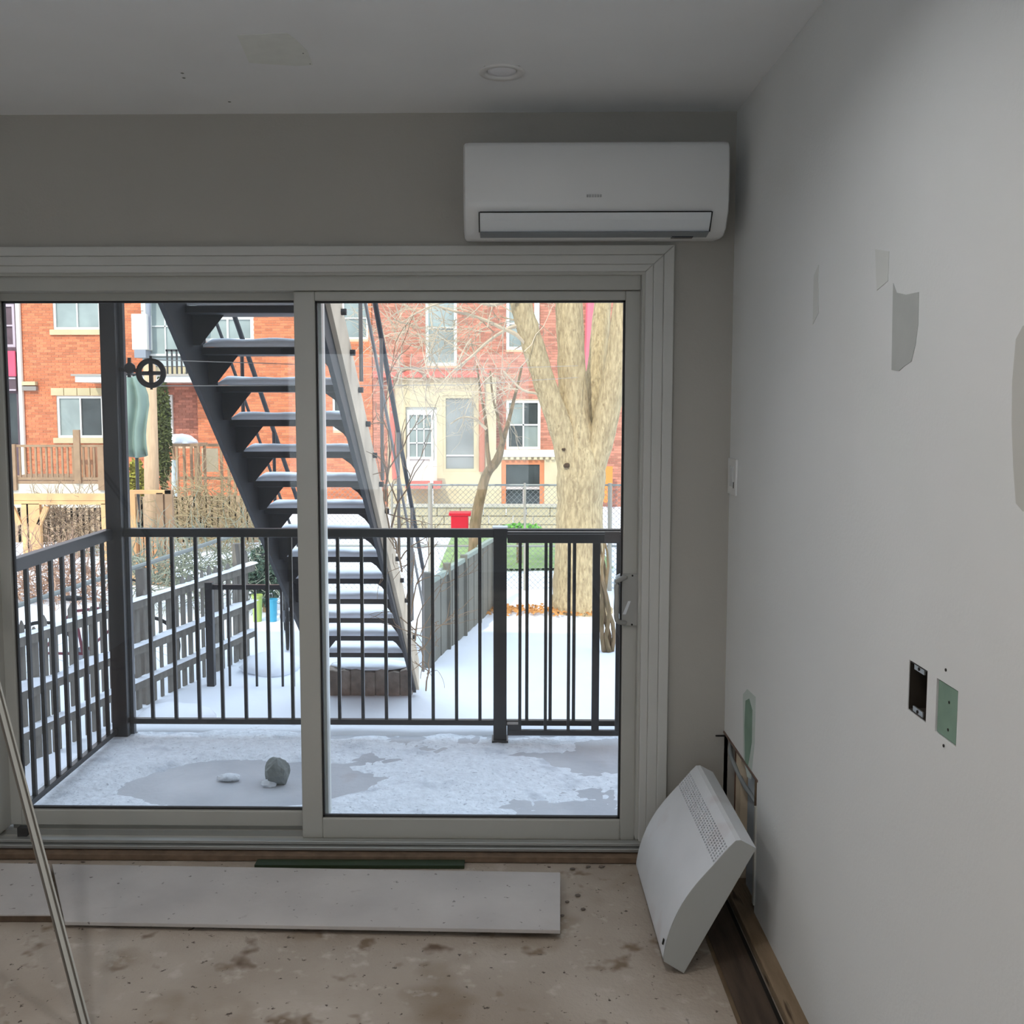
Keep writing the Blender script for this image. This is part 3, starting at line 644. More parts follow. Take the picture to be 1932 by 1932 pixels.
# ================================================================== OUTSIDE STAIR
SX, SW, SY0, SDY, SZ0, SDZ, SK = -1.9254, .86, 5.8439, .2656, 2.2635, .2323, .0094
st = thing('outdoor_stair', (SX+.43, 9.3, -1.25), 'dark steel open stair with snow on its treads, descending into the yard', 'stairs')
def tread_o(n): return Vector((SX+SK*n, SY0+SDY*n, SZ0-SDZ*n))
n0, n1 = -3, 14
for n in range(n0, n1):
    o = tread_o(n)
    td = MB().box(o.x, o.y, o.z-.045, o.x+SW, o.y+.265, o.z).build('tread', M_STAIRSTEEL, st, bevel=.004)
    s = MB(); K = 16; rows = [(.004,0.0),(-.004,.030),(.006,.046),(.03,.054),(.12,.056),(.23,.048),(.258,.03),(.26,0)]
    for yy, hh in rows:
        for i in range(K+1):
            x = o.x+.012+(SW-.03)*i/K
            e_ = min(1, min(i, K-i)/1.2+.35)
            s.v.append((x, o.y+yy, o.z+.0008+hh*e_*(1+.25*noise.noise(Vector((x*6, o.y*3+yy*4, n))))))
    for j in range(len(rows)-1):
        for i in range(K): a = j*(K+1)+i; s.face([a, a+1, a+K+2, a+K+1])
    s.build('snow', M_SNOW, td, smooth=True)
    # knee brackets under the tread, left and right
    if n < 13:
        MB().prism([(0,0), (.20,0), (.05,-.185), (0,-.185)], (o.x, o.y+.12, o.z-.045), (1,0,0), (0,0,1), (0,.006,0)).build('bracket', M_STAIRSTEEL, st)
        MB().prism([(0,0), (-.17,0), (-.10,-.05), (-.045,-.12), (-.02,-.185), (0,-.185)], (o.x+SW, o.y+.12, o.z-.045), (1,0,0), (0,0,1), (0,.006,0)).build('bracket', M_STAIRSTEEL, st)
        MB().lathe((o.x+SW+.075, o.y+.10, o.z-.03), [(.022,-.01),(.022,.022)], 6, 'X').build('bolt', M_STAIRSTEEL, st)
def slope(nf, x, dz): o = tread_o(nf); return Vector((x + SK*nf, o.y, o.z+dz))
for xx, m_, wz in ((SX-.03, M_STAIRSTEEL, (-.33, .06)), (SX+SW+.002, M_STAIRSTEEL, (-.42, .06)), (SX+SW+.033, M_STAIRWOOD, (-.20, .12))):
    a, b_ = slope(-3.2, xx, 0), slope(14.1, xx, 0)
    MB().poly3([a+Vector((0,0,wz[0])), b_+Vector((0,0,max(wz[0], -1.25-b_.z+.01))), b_+Vector((0,0,wz[1])), a+Vector((0,0,wz[1]))], (.03,0,0)).build('stringer', m_, st)
# handrails: right side outside the stringer, left side as thin bars
xq = SX+SW+.13
MB().tube([slope(-3, xq, .92), slope(13.4, xq, .92)], .019, 8).build('handrail', M_STAIRSTEEL, st, smooth=True)
MB().tube([slope(-3, xq, .55), slope(13.4, xq, .55)], .012, 6).build('mid_rail', mat('grey_rail', '#8a8782', 0.5), st)
MB().tube([slope(-3, SX-.02, .92), slope(13.4, SX-.02, .92)], .019, 8).build('handrail', M_STAIRSTEEL, st, smooth=True)
MB().tube([slope(-3, SX-.02, .50), slope(13.4, SX-.02, .50)], .012, 6).build('mid_rail', M_STAIRSTEEL, st)
for n in (-2, 1, 4, 7, 10, 13):
    MB().tube([slope(n+.4, xq, -.12), slope(n+.4, xq, .92)], .014, 6).build('rail_post', mat('grey_rail', '#8a8782', 0.5), st)
    MB().tube([slope(n+.4, SX-.02, 0), slope(n+.4, SX-.02, .92)], .014, 6).build('rail_post', M_STAIRSTEEL, st)
# concrete block at the foot of the stair
o = tread_o(14)
blk = thing('concrete_block', (o.x+.43, o.y+.1, -1.25), 'rough brown concrete block under the foot of the stair', 'block')
mbk = MB()
for k in range(7):
    x = o.x-.02+k*.125; hh = -.03*random.random()
    mbk.prism([(0,0),(.125,0),(.125,.27+hh),(.06,.285+hh),(0,.27+hh)], (x, o.y-.02+.02*random.random(), -1.27), (1,0,0), (0,0,1), (0,.34,0))
mbk.build('block', M_CONC, blk, bevel=.012)
s = MB().blob((o.x+.42, o.y+.16, -.99), .2, 3, .12, 2, (2.05,.85,.22), flat=-.02); s.build('snow_cap', M_SNOW, blk, smooth=True)
# dead creeper climbing the stair's right side
def twig(mb, p, d, L, r, depth, n=5, kink=.35, grav=0.0, side=4):
    pts = [p]; rs = [r]; q = Vector(p); d = Vector(d).normalized()
    for i in range(n):
        d = (d + Vector((random.gauss(0,kink), random.gauss(0,kink), random.gauss(0,kink)-grav))*.35).normalized()
        q = q + d*L/n; pts.append(q.copy()); rs.append(r*(1-.75*(i+1)/n)+.0012)
    mb.tube(pts, rs, side, cap=False)
    if depth > 0:
        for k in range(random.randint(2, 4)):
            i = random.randint(1, n); dd = (pts[i]-pts[i-1]).normalized() + Vector((random.gauss(0,.6), random.gauss(0,.5), random.gauss(0,.6)))
            twig(mb, pts[i], dd, L*random.uniform(.4,.7), rs[i]*.7, depth-1, n, kink, grav, side)
v_ = MB()
for k in range(10):
    nn = 13.2-1.0*k; a = slope(nn, xq+.03, -.35+.1*random.random())
    twig(v_, a, (.15*random.random(), -.7, .8), .75, .008, 2, 5, .5)
tag(v_.build('creeper', M_VINE), 'tangle of bare creeper stems up the right side of the stair', 'creeper', kind='stuff')

# ================================================================== YARD
GZ = -1.25
g = MB(); NX, NY = 70, 80
for j in range(NY+1):
    for i in range(NX+1):
        x = -22+44*i/NX; y = YO+46*j/NY
        g.v.append((x, y, GZ + .035*noise.fractal(Vector((x*.7, y*.7, 0)), 1, 2, 3) - .01))
for j in range(NY):
    for i in range(NX): a = j*(NX+1)+i; g.face([a, a+1, a+NX+2, a+NX+1])
struct(g.build('ground', M_SNOW, smooth=True))
# black guard rail down in the yard
a = onZ(397,1292,GZ); YQ = a.y
yr_ = thing('yard_railing', (a.x, YQ, GZ), 'low black railing standing in the snow, left of the stair', 'railing')
zt2, zt3 = onY(450,1103,YQ).z, onY(450,1112,YQ).z
MB().box(onY(390,1200,YQ).x, YQ-.04, GZ-.02, onY(404,1200,YQ).x, YQ+.04, onY(397,1098,YQ).z).build('post', M_RAIL, yr_, bevel=.004)
MB().box(onY(397,1200,YQ).x, YQ-.02, zt3, onY(556,1200,YQ).x, YQ+.02, zt2).build('top_rail', M_RAIL, yr_)
for u in (432, 461, 483, 507, 532, 553):
    x = onY(u,1200,YQ).x; MB().box(x-.011, YQ-.011, GZ-.05, x+.011, YQ+.011, zt3).build('baluster', M_RAIL, yr_)
# grey picket fence with snow on its rails
fa, fb = Vector((-4.55, 5.2, 0)), Vector((-2.99, 11.2, 0)); fd = (fb-fa).normalized(); fl = (fb-fa).length; fn = Vector((fd.y, -fd.x, 0))
pf = thing('picket_fence', (fa+fb)/2+Vector((0,0,GZ)), 'weathered grey picket fence with snow on its rails, left of the stair', 'fence')
for zr, nm in ((-.22,'top_rail'), (-.66,'middle_rail'), (-1.0,'bottom_rail')):
    a = fa+fn*.03; b_ = fb+fn*.03
    r_ = MB().bar(a+Vector((0,0,zr)), b_+Vector((0,0,zr)), .05, .09).build(nm, M_GREYWOOD, pf)
    sn = MB(); K = 60
    for i in range(K+1):
        c = a+(b_-a)*i/K; h = (.06 if nm == 'middle_rail' else .03)*max(0, (.5 if nm == 'middle_rail' else .1)+noise.noise(Vector((i*.25, zr*7, 2))))
        for wv, hv in ((-.045,0), (-.03,h), (.045,h*1.0), (.07,0)): sn.v.append(tuple(c+fn*wv+Vector((0,0,zr+.046+hv))))
    for i in range(K):
        for q_ in range(3): sn.face([i*4+q_, i*4+q_+1, i*4+q_+5, i*4+q_+4])
    sn.build('snow', M_SNOW, r_, smooth=True)
k = 0; s_ = 0
while s_ < fl:
    c = fa+fd*s_; h = -.22+.22*random.random(); wv = .02+.028*random.random()
    pts = [(-wv,GZ-.05),(wv,GZ-.05),(wv,h-.05),(0,h),(-wv,h-.05)]
    MB().prism(pts, c-fn*.02, fd, (0,0,1), fn*.018).build('picket', M_GREYWOOD, pf)
    s_ += .095+.055*random.random()
MB().tube([fa-fn*.05+Vector((0,0,-.06)), fb-fn*.05+Vector((0,0,.20))], .022, 8).build('pipe_rail', M_WIRE, pf)
for s_ in (.2, 2.2, 4.2, 6.0): c = fa+fd*s_-fn*.06; MB().bar(c+Vector((0,0,GZ-.05)), c+Vector((0,0,.08)), .09, .09, up=(0,1,0)).build('post', M_GREYWOOD, pf)
# snow heaps along its foot
for k, (x, y, r) in enumerate(((-3.35,7.2,.42),(-3.1,8.6,.36),(-2.62,10.6,.30))):
    tag(MB().blob((x, y, GZ), r, 3, .25, 1.2, (1.1,1.2,.45), flat=-.05).build('snow_heap', M_SNOW, smooth=True),
        'heap of snow at the foot of the picket fence, '+('nearest the balcony','the middle one of three','behind the yard railing')[k], 'snow heap', 'snow heaps by the picket fence')
# bicycles
def bicycle(name, base, ang, label, frame_m, bars=True):
    t = thing(name, base, label, 'bicycle'); D = Vector((math.cos(ang), math.sin(ang), 0)); N_ = Vector((-D.y, D.x, 0))
    def P(a, h, s=0): return Vector(base) + D*a + Vector((0,0,h)) + N_*s
    R = .33
    for c in (-.52, .52):
        pts = [P(c+R*math.cos(2*math.pi*i/28), R+.0+R*math.sin(2*math.pi*i/28)) for i in range(29)]
        wl = MB().tube(pts, .02, 6, cap=False).build('wheel', M_TYRE, t, smooth=True)
        sp_ = MB()
        for i in range(14): a = 2*math.pi*i/14; sp_.tube([P(c, R), P(c+.31*math.cos(a), R+.31*math.sin(a))], .002, 3)
        sp_.build('spokes', M_CHROME, wl)
    fr = MB()
    for a, b_ in (((-.52,.33),(-.12,.30)), ((-.52,.33),(-.2,.78)), ((-.12,.30),(-.2,.86)), ((-.12,.30),(.36,.72)), ((-.19,.76),(.34,.80)), ((.52,.33),(.33,.92))): fr.tube([P(*a), P(*b_)], .016, 7)
    fr.build('frame', frame_m, t, smooth=True)
    MB().blob(P(-.21,.90), .06, 2, .05, 1, (2.0,1.1,.5)).build('saddle', M_TYRE, t)
    MB().tube(cat_pts([P(.42,1.0,-.28), P(.34,1.04,-.18), P(.33,.96,0), P(.34,1.04,.18), P(.42,1.0,.28)], 5), .013, 7).build('handlebar', M_TYRE, t, smooth=True)
    MB().lathe(P(-.12,.30), [(.08,-.006),(.08,.006)], 16, 'Y').build('chainring', M_CHROME, t)
    return t
bicycle('bicycle', (-4.35, 10.0, GZ), .25, 'red-framed bicycle behind the picket fence', mat('dark_red_paint', '#7d3a45', .4))
bicycle('bicycle', onZ(532,1222,GZ)+Vector((-.06,.5,0)), math.pi/2+.25, 'dark bicycle parked on the far side of the stair', mat('dark_grey_paint', '#3a3a3d', .4))
# evergreen shrub and tubs beyond
def foliage(mb, c, r, n, leaf, sc=(1,1,1)):
    for k in range(n):
        d = Vector((random.gauss(0,1), random.gauss(0,1), random.gauss(0,1))).normalized()*r*random.random()**.45
        p = Vector(c)+Vector((d.x*sc[0], d.y*sc[1], d.z*sc[2]))
        a = Vector((random.gauss(0,1), random.gauss(0,1), random.gauss(0,1))).normalized()*leaf; b_ = a.orthogonal().normalized()*leaf*.5
        i = len(mb.v); mb.v += [tuple(p-a), tuple(p+b_), tuple(p+a), tuple(p-b_)]; mb.face([i, i+1, i+2, i+3])
def shrub(name, c, r, sc, n, leaf, m, label, zfoot, cat='shrub'):
    t = thing(name, (c[0], c[1], zfoot), label, cat)
    f = MB(); foliage(f, c, r, n, leaf, sc); f.build('foliage', m, t, kind='stuff')
    MB().tube([(c[0], c[1], zfoot), (c[0]+.02, c[1], c[2])], [.05, .025], 6).build('stem', M_BARK2, t); return t
c = onY(500,1072,13.5); shrub('evergreen_shrub', (c.x, 13.5, c.z-.1), .34, (.8,.8,1.35), 1400, .04, M_BINGREEN, 'dark evergreen shrub in the snow beyond the stair', GZ)
def tub(u, v0, v1, wpx, Y, m, label):
    a = onY(u, v1, Y); b_ = onY(u, v0, Y); r = px(wpx, Y)/2; h = b_.z-a.z
    t = thing('plastic_tub', a, label, 'tub')
    MB().lathe(a, [(r*.8,0),(r,h*.92),(r*1.08,h*.92),(r*1.08,h),(r*.95,h),(r*.78,.02),(.01,.02)], 20).build('body', m, t)
    MB().tube([a+Vector((r*math.cos(x)*1.05, -r*.2, h*.9-.1*r*math.sin(x))) for x in [math.pi*i/8 for i in range(9)]], .006, 5).build('handle', M_WHITEP, t)
Yt = onZ(500,1172,GZ).y
tub(486,1122,1172,20,Yt,M_LIME,'lime green tub in the snow beyond the yard railing'); tub(515,1130,1172,18,Yt,M_BLUE,'blue tub in the snow beside the lime green tub')
# grey-green panel fence running away on the right of the stair
pa, pb = onZ(808,1258,GZ), onZ(928,1150,GZ); pa.z = pb.z = 0; d_ = (pb-pa); pL = d_.length; d_.normalize(); pn = Vector((d_.y, -d_.x, 0))
gf = thing('panel_fence', (pa+pb)/2+Vector((0,0,GZ)), 'low grey-green panel fence running away from the foot of the stair', 'fence')
NP = 4
for i in range(NP):
    a = pa+d_*(pL*i/NP+.03); b_ = pa+d_*(pL*(i+1)/NP-.03)
    for k in range(5):
        s0, s1 = a+(b_-a)*k/5, a+(b_-a)*(k+.94)/5; ztp = -.30+.02*i
        MB().poly3([s0+Vector((0,0,GZ)), s1+Vector((0,0,GZ)), s1+Vector((0,0,ztp)), s0+Vector((0,0,ztp))], pn*.02*(1 if k % 2 else .7)).build('board', M_GREENPANEL, gf)
    MB().bar(a+Vector((0,0,-.30+.02*i)), b_+Vector((0,0,-.30+.02*i)), .06, .05).build('cap_rail', mat('pale_green_cap', '#97a297', .8), gf)
for i in range(NP+1): c = pa+d_*(pL*i/NP); MB().bar(c+Vector((0,0,GZ-.03)), c+Vector((0,0,-.18-.02*i)), .09, .09, up=(0,1,0)).build('post', M_GREENPANEL, gf)

# ------------------------------------------------------------------ trees
TY = 13.7
def limb(pts, Y=TY, dY=0.0, n=6, seg=12, wob=.12):
    P = []; W_ = []
    for i, (u, v, wd) in enumerate(pts):
        yy = Y + dY*i/(len(pts)-1); p = onY(u, v, yy); P.append((p, px(wd, yy)/2))
    pp = cat_pts([p for p, _ in P], n); rr = []
    for i in range(len(pp)):
        f = i/n; k = min(int(f), len(P)-2); rr.append(P[k][1]+(P[k+1][1]-P[k][1])*(f-k))
    return MB().tube(pp, rr, seg, wob=wob)
tb = onZ(1093,1150,GZ)
tr = thing('maple_tree', (tb.x, TY, GZ), 'big pale-barked tree with several thick trunks, right of the railing post', 'tree')
limb([(1098,1170,130),(1094,1130,108),(1092,1050,92),(1094,960,86),(1096,890,92),(1092,830,66),(1084,770,40)], seg=18).build('trunk', M_BARK, tr, smooth=True)
limb([(1092,985,50),(1082,895,60),(1062,820,46),(1030,730,42),(1005,650,42),(985,580,40),(965,470,38),(940,330,30)], dY=-.4).build('limb', M_BARK, tr, smooth=True)
limb([(1094,980,50),(1092,890,66),(1084,790,58),(1078,680,52),(1073,560,50),(1066,430,44),(1060,300,36)], dY=.1).build('limb', M_BARK, tr, smooth=True)
limb([(1098,980,40),(1105,890,52),(1112,800,42),(1126,690,36),(1138,560,32),(1150,400,26)], dY=.9).build('limb', M_BARK, tr, smooth=True)
limb([(1098,1000,40),(1110,900,58),(1131,838,50),(1150,760,46),(1164,680,44),(1178,570,42),(1192,400,36)], dY=-.2).build('limb', M_BARK, tr, smooth=True)
limb([(1100,1040,36),(1110,960,44),(1123,890,36),(1142,820,30),(1168,740,24),(1190,660,20)], dY=.3).build('limb', M_BARK, tr, smooth=True)
limb([(1000,655,12),(975,632,9),(945,618,8),(905,600,6),(850,585,5),(790,566,3)], Y=13.4, seg=6).build('branch', M_TWIG, tr)
limb([(985,612,9),(955,622,7),(920,645,6),(890,672,5),(850,705,4),(820,742,2.5)], Y=13.4, seg=6).build('branch', M_TWIG, tr)
limb([(975,560,10),(930,575,7),(880,566,6),(820,575,4),(770,600,2.5)], Y=13.2, seg=6).build('branch', M_TWIG, tr)
limb([(1060,770,9),(1020,745,6),(985,735,5),(950,700,3)], Y=13.5, seg=6).build('branch', M_TWIG, tr)
for u, v, r_ in ((1063,848,.026),(1069,878,.045)): MB().blob(onY(u, v, TY-.29), r_, 2, .35, 2, (1.0,.6,.8)).build('knot', mat('knot_dark', '#4b3a28', .95), tr)
tw = MB()
for k in range(75):
    u, v = random.uniform(735, 1000), random.uniform(560, 745)
    a = onY(u, v, random.uniform(12.9, 14.2)); twig(tw, a, (random.gauss(-.5,.6), random.gauss(0,.4), random.gauss(.1,.7)), random.uniform(.5, 1.1), .0085, 2, 5, .45, 0, 3)
tw.build('twigs', M_TWIG, tr, kind='stuff')
t2 = thing('crooked_tree', onZ(893,1122,GZ), 'small crooked bare tree between the red box and the wood-framed window', 'tree')
Y2 = onZ(893,1122,GZ).y
limb([(893,1125,26),(894,1040,22),(897,985,21),(907,935,20),(918,895,18),(938,868,17),(948,835,11),(958,800,8),(972,745,6),(985,690,4)], Y=Y2, seg=9).build('trunk', M_BARK2, t2, smooth=True)
limb([(925,890,10),(920,850,8),(917,800,6),(911,765,5),(906,735,4),(900,690,3)], Y=Y2-.05, seg=7).build('branch', M_BARK2, t2, smooth=True)
limb([(948,838,8),(940,790,6),(930,750,5),(925,700,3)], Y=Y2-.1, seg=6).build('branch', M_BARK2, t2, smooth=True)
limb([(918,810,7),(895,790,5),(870,788,4),(850,800,2.5)], Y=Y2-.1, seg=6).build('branch', M_TWIG, t2)
tw = MB()
for k in range(26):
    a = onY(random.uniform(880, 990), random.uniform(680, 800), Y2+random.uniform(-.5,.4)); twig(tw, a, (random.gauss(0,.7), random.gauss(0,.4), random.gauss(.4,.5)), random.uniform(.4,.8), .006, 2, 5, .45, 0, 3)
tw.build('twigs', M_TWIG, t2, kind='stuff')
# gnarled vine stump near the right edge
vb = onZ(1146,1228,GZ); vs_ = thing('vine_stump', vb, 'gnarled climbing stem rising from the snow beside the door handle', 'vine')
for k in range(5):
    o = Vector((.05*math.cos(k*1.26), .05*math.sin(k*1.26), 0)); pts = [vb+o]
    for i in range(1, 9): pts.append(vb+o*(1+.3*math.sin(i+k))+Vector((-.012*i+.03*math.sin(i*1.3+k), .02*math.cos(i+k), .17*i)))
    MB().tube(pts, [.032-.0025*i for i in range(9)], 7, wob=.3).build('stem', M_BARK2, vs_, smooth=True)

# ------------------------------------------------------------------ far fence of wire mesh, its things, snow and grass
YC = 15.2
cf = thing('chain_link_fence', onY(900,1118,YC), 'wire mesh fence with metal posts across the yard behind the big tree', 'fence')
zc = onY(900,915,YC).z; cx0, cx1 = onY(575,1000,YC).x, onY(1240,1000,YC).x
for z in (zc, onY(900,1030,YC).z): MB().tube([(cx0,YC,z),(cx1,YC,z)], .018, 6).build('rail', M_WIRE, cf)
for u in (812, 740, 1150, 990): MB().tube([onY(u,1122,YC), Vector((onY(u,1000,YC).x, YC, zc+.03))], .035 if u in (812,1150) else .02, 8).build('post', mat('pale_post', '#aaa699', .6), cf)
wm = MB(); hgt = zc-GZ; sp2 = .085; i = 0
x = cx0-hgt
while x < cx1:
    for sgn in (1, -1):
        xa_, xb_ = (x, x+hgt) if sgn > 0 else (x+hgt, x)
        za_, zb2 = GZ, zc; y_ = YC+.004*sgn
        lo, hi = min(xa_, xb_), max(xa_, xb_)
        if hi < cx0 or lo > cx1: continue
        A = Vector((xa_, y_, za_)); B = Vector((xb_, y_, zb2))
        def clipx(P, Q, X): t_ = (X-P.x)/(Q.x-P.x); return P+(Q-P)*t_
        if A.x < cx0: A = clipx(A, B, cx0)
        if B.x < cx0: B = clipx(A, B, cx0)
        if A.x > cx1: A = clipx(A, B, cx1)
        if B.x > cx1: B = clipx(A, B, cx1)
        wm.tube([A, B], .0032, 3, cap=False)
    x += sp2
wm.build('wire_mesh', M_WIRE, cf, kind='stuff')
rb = onY(869,980,YC-.1); t = thing('red_box', rb, 'bright red plastic box hung on the wire fence, left of the railing post', 'box')
a, b_ = onY(852,997,YC-.1), onY(884,970,YC-.1); MB().box(a.x, YC-.28, a.z, b_.x, YC-.03, b_.z).build('body', M_RED, t, bevel=.01)
a, b_ = onY(848,971,YC-.1), onY(889,965,YC-.1); MB().box(a.x, YC-.30, a.z, b_.x, YC-.03, b_.z).build('lid', M_RED, t, bevel=.008)
t = MB(); a = onY(940,1000,18.5)
ga_, gb2 = onZ(838,1072,GZ+.05), onZ(1075,1006,GZ+.05)
gr = MB(); NXg, NYg = 24, 12
for j in range(NYg+1):
    for i in range(NXg+1):
        x = ga_.x-.1+(1.9+1.2)*i/NXg*1.0; y = ga_.y+(gb2.y-ga_.y)*j/NYg; gr.v.append((x, y, GZ+.05+.03*noise.noise(Vector((x*2, y*2, 0)))))
for j in range(NYg):
    for i in range(NXg): a = j*(NXg+1)+i; gr.face([a, a+1, a+NXg+2, a+NXg+1])
tag(gr.build('grass_patch', M_GRASS), 'bare green grass patch behind the wire fence', 'grass', kind='stuff')
ea, eb = onZ(905,1152,GZ), onZ(1135,1158,GZ)
lf = MB()
for k in range(700):
    q = ea+(eb-ea)*random.random()+Vector((0, random.gauss(0,.14), .03+.02*random.random())); a_ = Vector((random.gauss(0,1), random.gauss(0,1), random.gauss(0,.3))).normalized()*.035; b2 = a_.orthogonal().normalized()*.02
    i = len(lf.v); lf.v += [tuple(q-a_), tuple(q+b2), tuple(q+a_), tuple(q-b2)]; lf.face([i,i+1,i+2,i+3])
tag(lf.build('leaf_litter', M_LEAF), 'strip of orange-brown fallen leaves along the foot of the wire fence', 'leaves', kind='stuff')
c = onY(980,990,17.5); f = MB(); foliage(f, (c.x, 17.5, c.z-.12), .36, 900, .05, (1.3,.6,.4)); 
t = thing('garden_plant', (c.x, 17.5, GZ), 'low bright green plant below the wood-framed window', 'plant'); f.build('foliage', mat('bright_green_leaf', '#7fc04f', .8, island=.3), t, kind='stuff')
MB().tube([(c.x,17.5,GZ),(c.x,17.5,c.z-.1)], .06, 6).build('stem', M_BARK2, t)

YL = 22.5
x0_, x1_ = onY(742,980,YL).x, onY(1120,980,YL).x; gw = thing('garden_wall', ((x0_+x1_)/2, YL, GZ), 'low cream stone garden wall at the foot of the cream house', 'wall')
for r in range(3):
    k = 0; x = x0_ - (.25 if r % 2 else 0)
    while x < x1_:
        L_ = .46+.12*random.random(); a_, b_ = max(x, x0_), min(x+L_-.015, x1_)
        if b_-a_ > .05: MB().box(a_, YL-.02*random.random(), GZ-.05+r*.2, b_, YL+.3, GZ-.05+r*.2+.185).build('stone', mat('garden_stone', '#b7ab8d', .9, .12, 2, bump=.2), gw)
        x += L_
MB().box(x0_-.03, YL-.05, GZ+.55, x1_+.03, YL+.34, GZ+.60).build('coping', mat('coping_stone', '#b9b3a2', .9, .05, 3), gw)

# ================================================================== HOUSES ACROSS THE YARD
YH = 28.0
def rect(u0, v0, u1, v1, Y=YH): a, b_ = onY(u0, v1, Y), onY(u1, v0, Y); return a.x, a.z, b_.x, b_.z
def bricks(x0, z0, x1, z1, Y, holes, d=.012, L=.215, H=.075, j=.011):
    b = MB(); row = 0; z = z0
    while z < z1:
        zt2 = min(z+H-j, z1)
        iv = [(x0, x1)]
        for (a0, c0, a1, c1) in holes:
            if c0 < zt2 and c1 > z:
                nv = []
                for s_, e_ in iv:
                    if a1 <= s_ or a0 >= e_: nv.append((s_, e_)); continue
                    if a0 > s_: nv.append((s_, a0))
                    if a1 < e_: nv.append((a1, e_))
                iv = nv
        for s_, e_ in iv:
            k = math.floor((s_-x0-(row % 2)*L/2)/L); x = x0+(row % 2)*L/2+k*L
            while x < e_:
                a0, a1 = max(x, s_), min(x+L-j, e_)
                if a1-a0 > .02:
                    i = len(b.v); y = Y-d
                    b.v += [(a0,y,z),(a1,y,z),(a1,y,zt2),(a0,y,zt2),(a0,Y,z),(a1,Y,z),(a1,Y,zt2),(a0,Y,zt2)]
                    for q in ((0,1,2,3),(0,4,5,1),(3,2,6,7),(0,3,7,4),(1,5,6,2)): b.face([i+t for t in q])
                x += L
        z += H; row += 1
    return b
def hwall(house, x0, z0, x1, z1, holes, mbrick, Y=YH):
    m_ = MB(); slab(m_, x0, x1, z0, z1, Y, Y+.4, [(h[0], h[2], h[1], h[3]) for h in holes], lambda a, b, c: (a, c, b))
    m_.build('wall', M_MORTAR, house)
    bricks(x0, z0, x1, z1, Y, holes).build('bricks', mbrick, house, kind='stuff')
def hwin(house, r, cols, rows, fw, m_frame, m_glass, Y=YH, depth=.12, name='window', mid=None):
    x0, z0, x1, z1 = r; b = MB(); y0, y1 = Y+.02, Y+depth
    b.box(x0,y0,z0,x0+fw,y1,z1); b.box(x1-fw,y0,z0,x1,y1,z1); b.box(x0+fw,y0,z0,x1-fw,y1,z0+fw); b.box(x0+fw,y0,z1-fw,x1-fw,y1,z1)
    iw, ih = (x1-x0-2*fw), (z1-z0-2*fw); bw = fw*.55
    for c in range(1, cols): x = x0+fw+iw*c/cols; b.box(x-bw/2,y0,z0+fw,x+bw/2,y1,z1-fw)
    zsp = [z0+fw+ih*r_/rows for r_ in range(rows+1)] if not mid else [z0+fw, z0+fw+ih*mid, z1-fw]
    for z in zsp[1:-1]: b.box(x0+fw,y0,z-bw/2,x1-fw,y1,z+bw/2)
    wo = b.build(name, m_frame, house)
    for c in range(cols):
        for k in range(len(zsp)-1):
            xa_, xb_ = x0+fw+iw*c/cols, x0+fw+iw*(c+1)/cols
            mg = m_glass[(c+k) % len(m_glass)] if isinstance(m_glass, list) else m_glass
            MB().box(xa_+bw/2*(c > 0), Y+.07, zsp[k]+bw/2*(k > 0), xb_-bw/2*(c < cols-1), Y+.08, zsp[k+1]-bw/2*(k < len(zsp)-2)).build('pane', mg, wo)
    return wo
ZG = GZ-.1; ZHT = 6.4
# --- middle house: orange brick
xm0, xm1 = onY(36,700,YH).x, onY(702,700,YH).x
mh = thing('brick_house', ((xm0+xm1)/2, YH, GZ), 'orange brick house with white windows across the yard, behind the stair', 'house')
W1 = rect(101,520,187,622); W2 = rect(109,747,194,826); W3 = rect(283,560,350,672); W4 = rect(380,596,478,645); RC = rect(296,722,372,842); W5 = rect(628,745,662,812); W6 = rect(646,560,694,640)
holes = [W1, W2, W4, RC, W5, W6]
hwall(mh, xm0, ZG, xm1, ZHT, holes, M_BRICK)
hwin(mh, W1, 2, 1, .07, M_WHITEP, M_WINGLASS); hwin(mh, W2, 2, 1, .07, M_WHITEP, [M_WINGLASS, M_WINDARK])
hwin(mh, W4, 2, 1, .10, M_WHITEP, M_WINGLASS); hwin(mh, W5, 1, 2, .06, M_WHITEP, M_WINDARK); hwin(mh, W6, 1, 2, .06, M_WHITEP, M_WINGLASS)
for r in ((96,622,190,632), (103,826,197,836)): x0,z0,x1,z1 = rect(*r); MB().box(x0,YH-.08,z0,x1,YH+.1,z1).build('sill', M_STONE, mh)
x0,z0,x1,z1 = rect(97,732,196,746)
for k in range(4): MB().box(x0+(x1-x0)*k/4+.01,YH-.05,z0,x0+(x1-x0)*(k+1)/4-.01,YH+.1,z1).build('lintel_stone', M_STONE, mh)
x0,z0,x1,z1 = RC; MB().box(x0,YH+.4,z0,x1,YH+.45,z1).build('recess_back', M_BRICK2, mh); bricks(x0,z0,x1,z1,YH+.4,[]).build('bricks', M_BRICK2, mh, kind='stuff')
hwin(mh, rect(308,745,326,842,YH+.36), 1, 1, .06, M_WHITEP, M_WINGLASS, Y=YH+.26, name='door')
x0,z0,x1,z1 = rect(46,729,72,737); v1 = MB().prism([(0,z0-z0),(0,z1-z0),(-.02,z1-z0)],(x0,YH,z0),(0,1,0),(0,0,1),(x1-x0,0,0)); MB().box(x0,YH-.14,z0,x1,YH,z1).build('vent_hood', mat('grey_vent', '#8c847c', .6), mh)
x0,z0,x1,z1 = rect(46,720,71,727); MB().box(x0,YH-.16,z0,x1,YH,z1).build('vent_cap', M_STONE, mh)
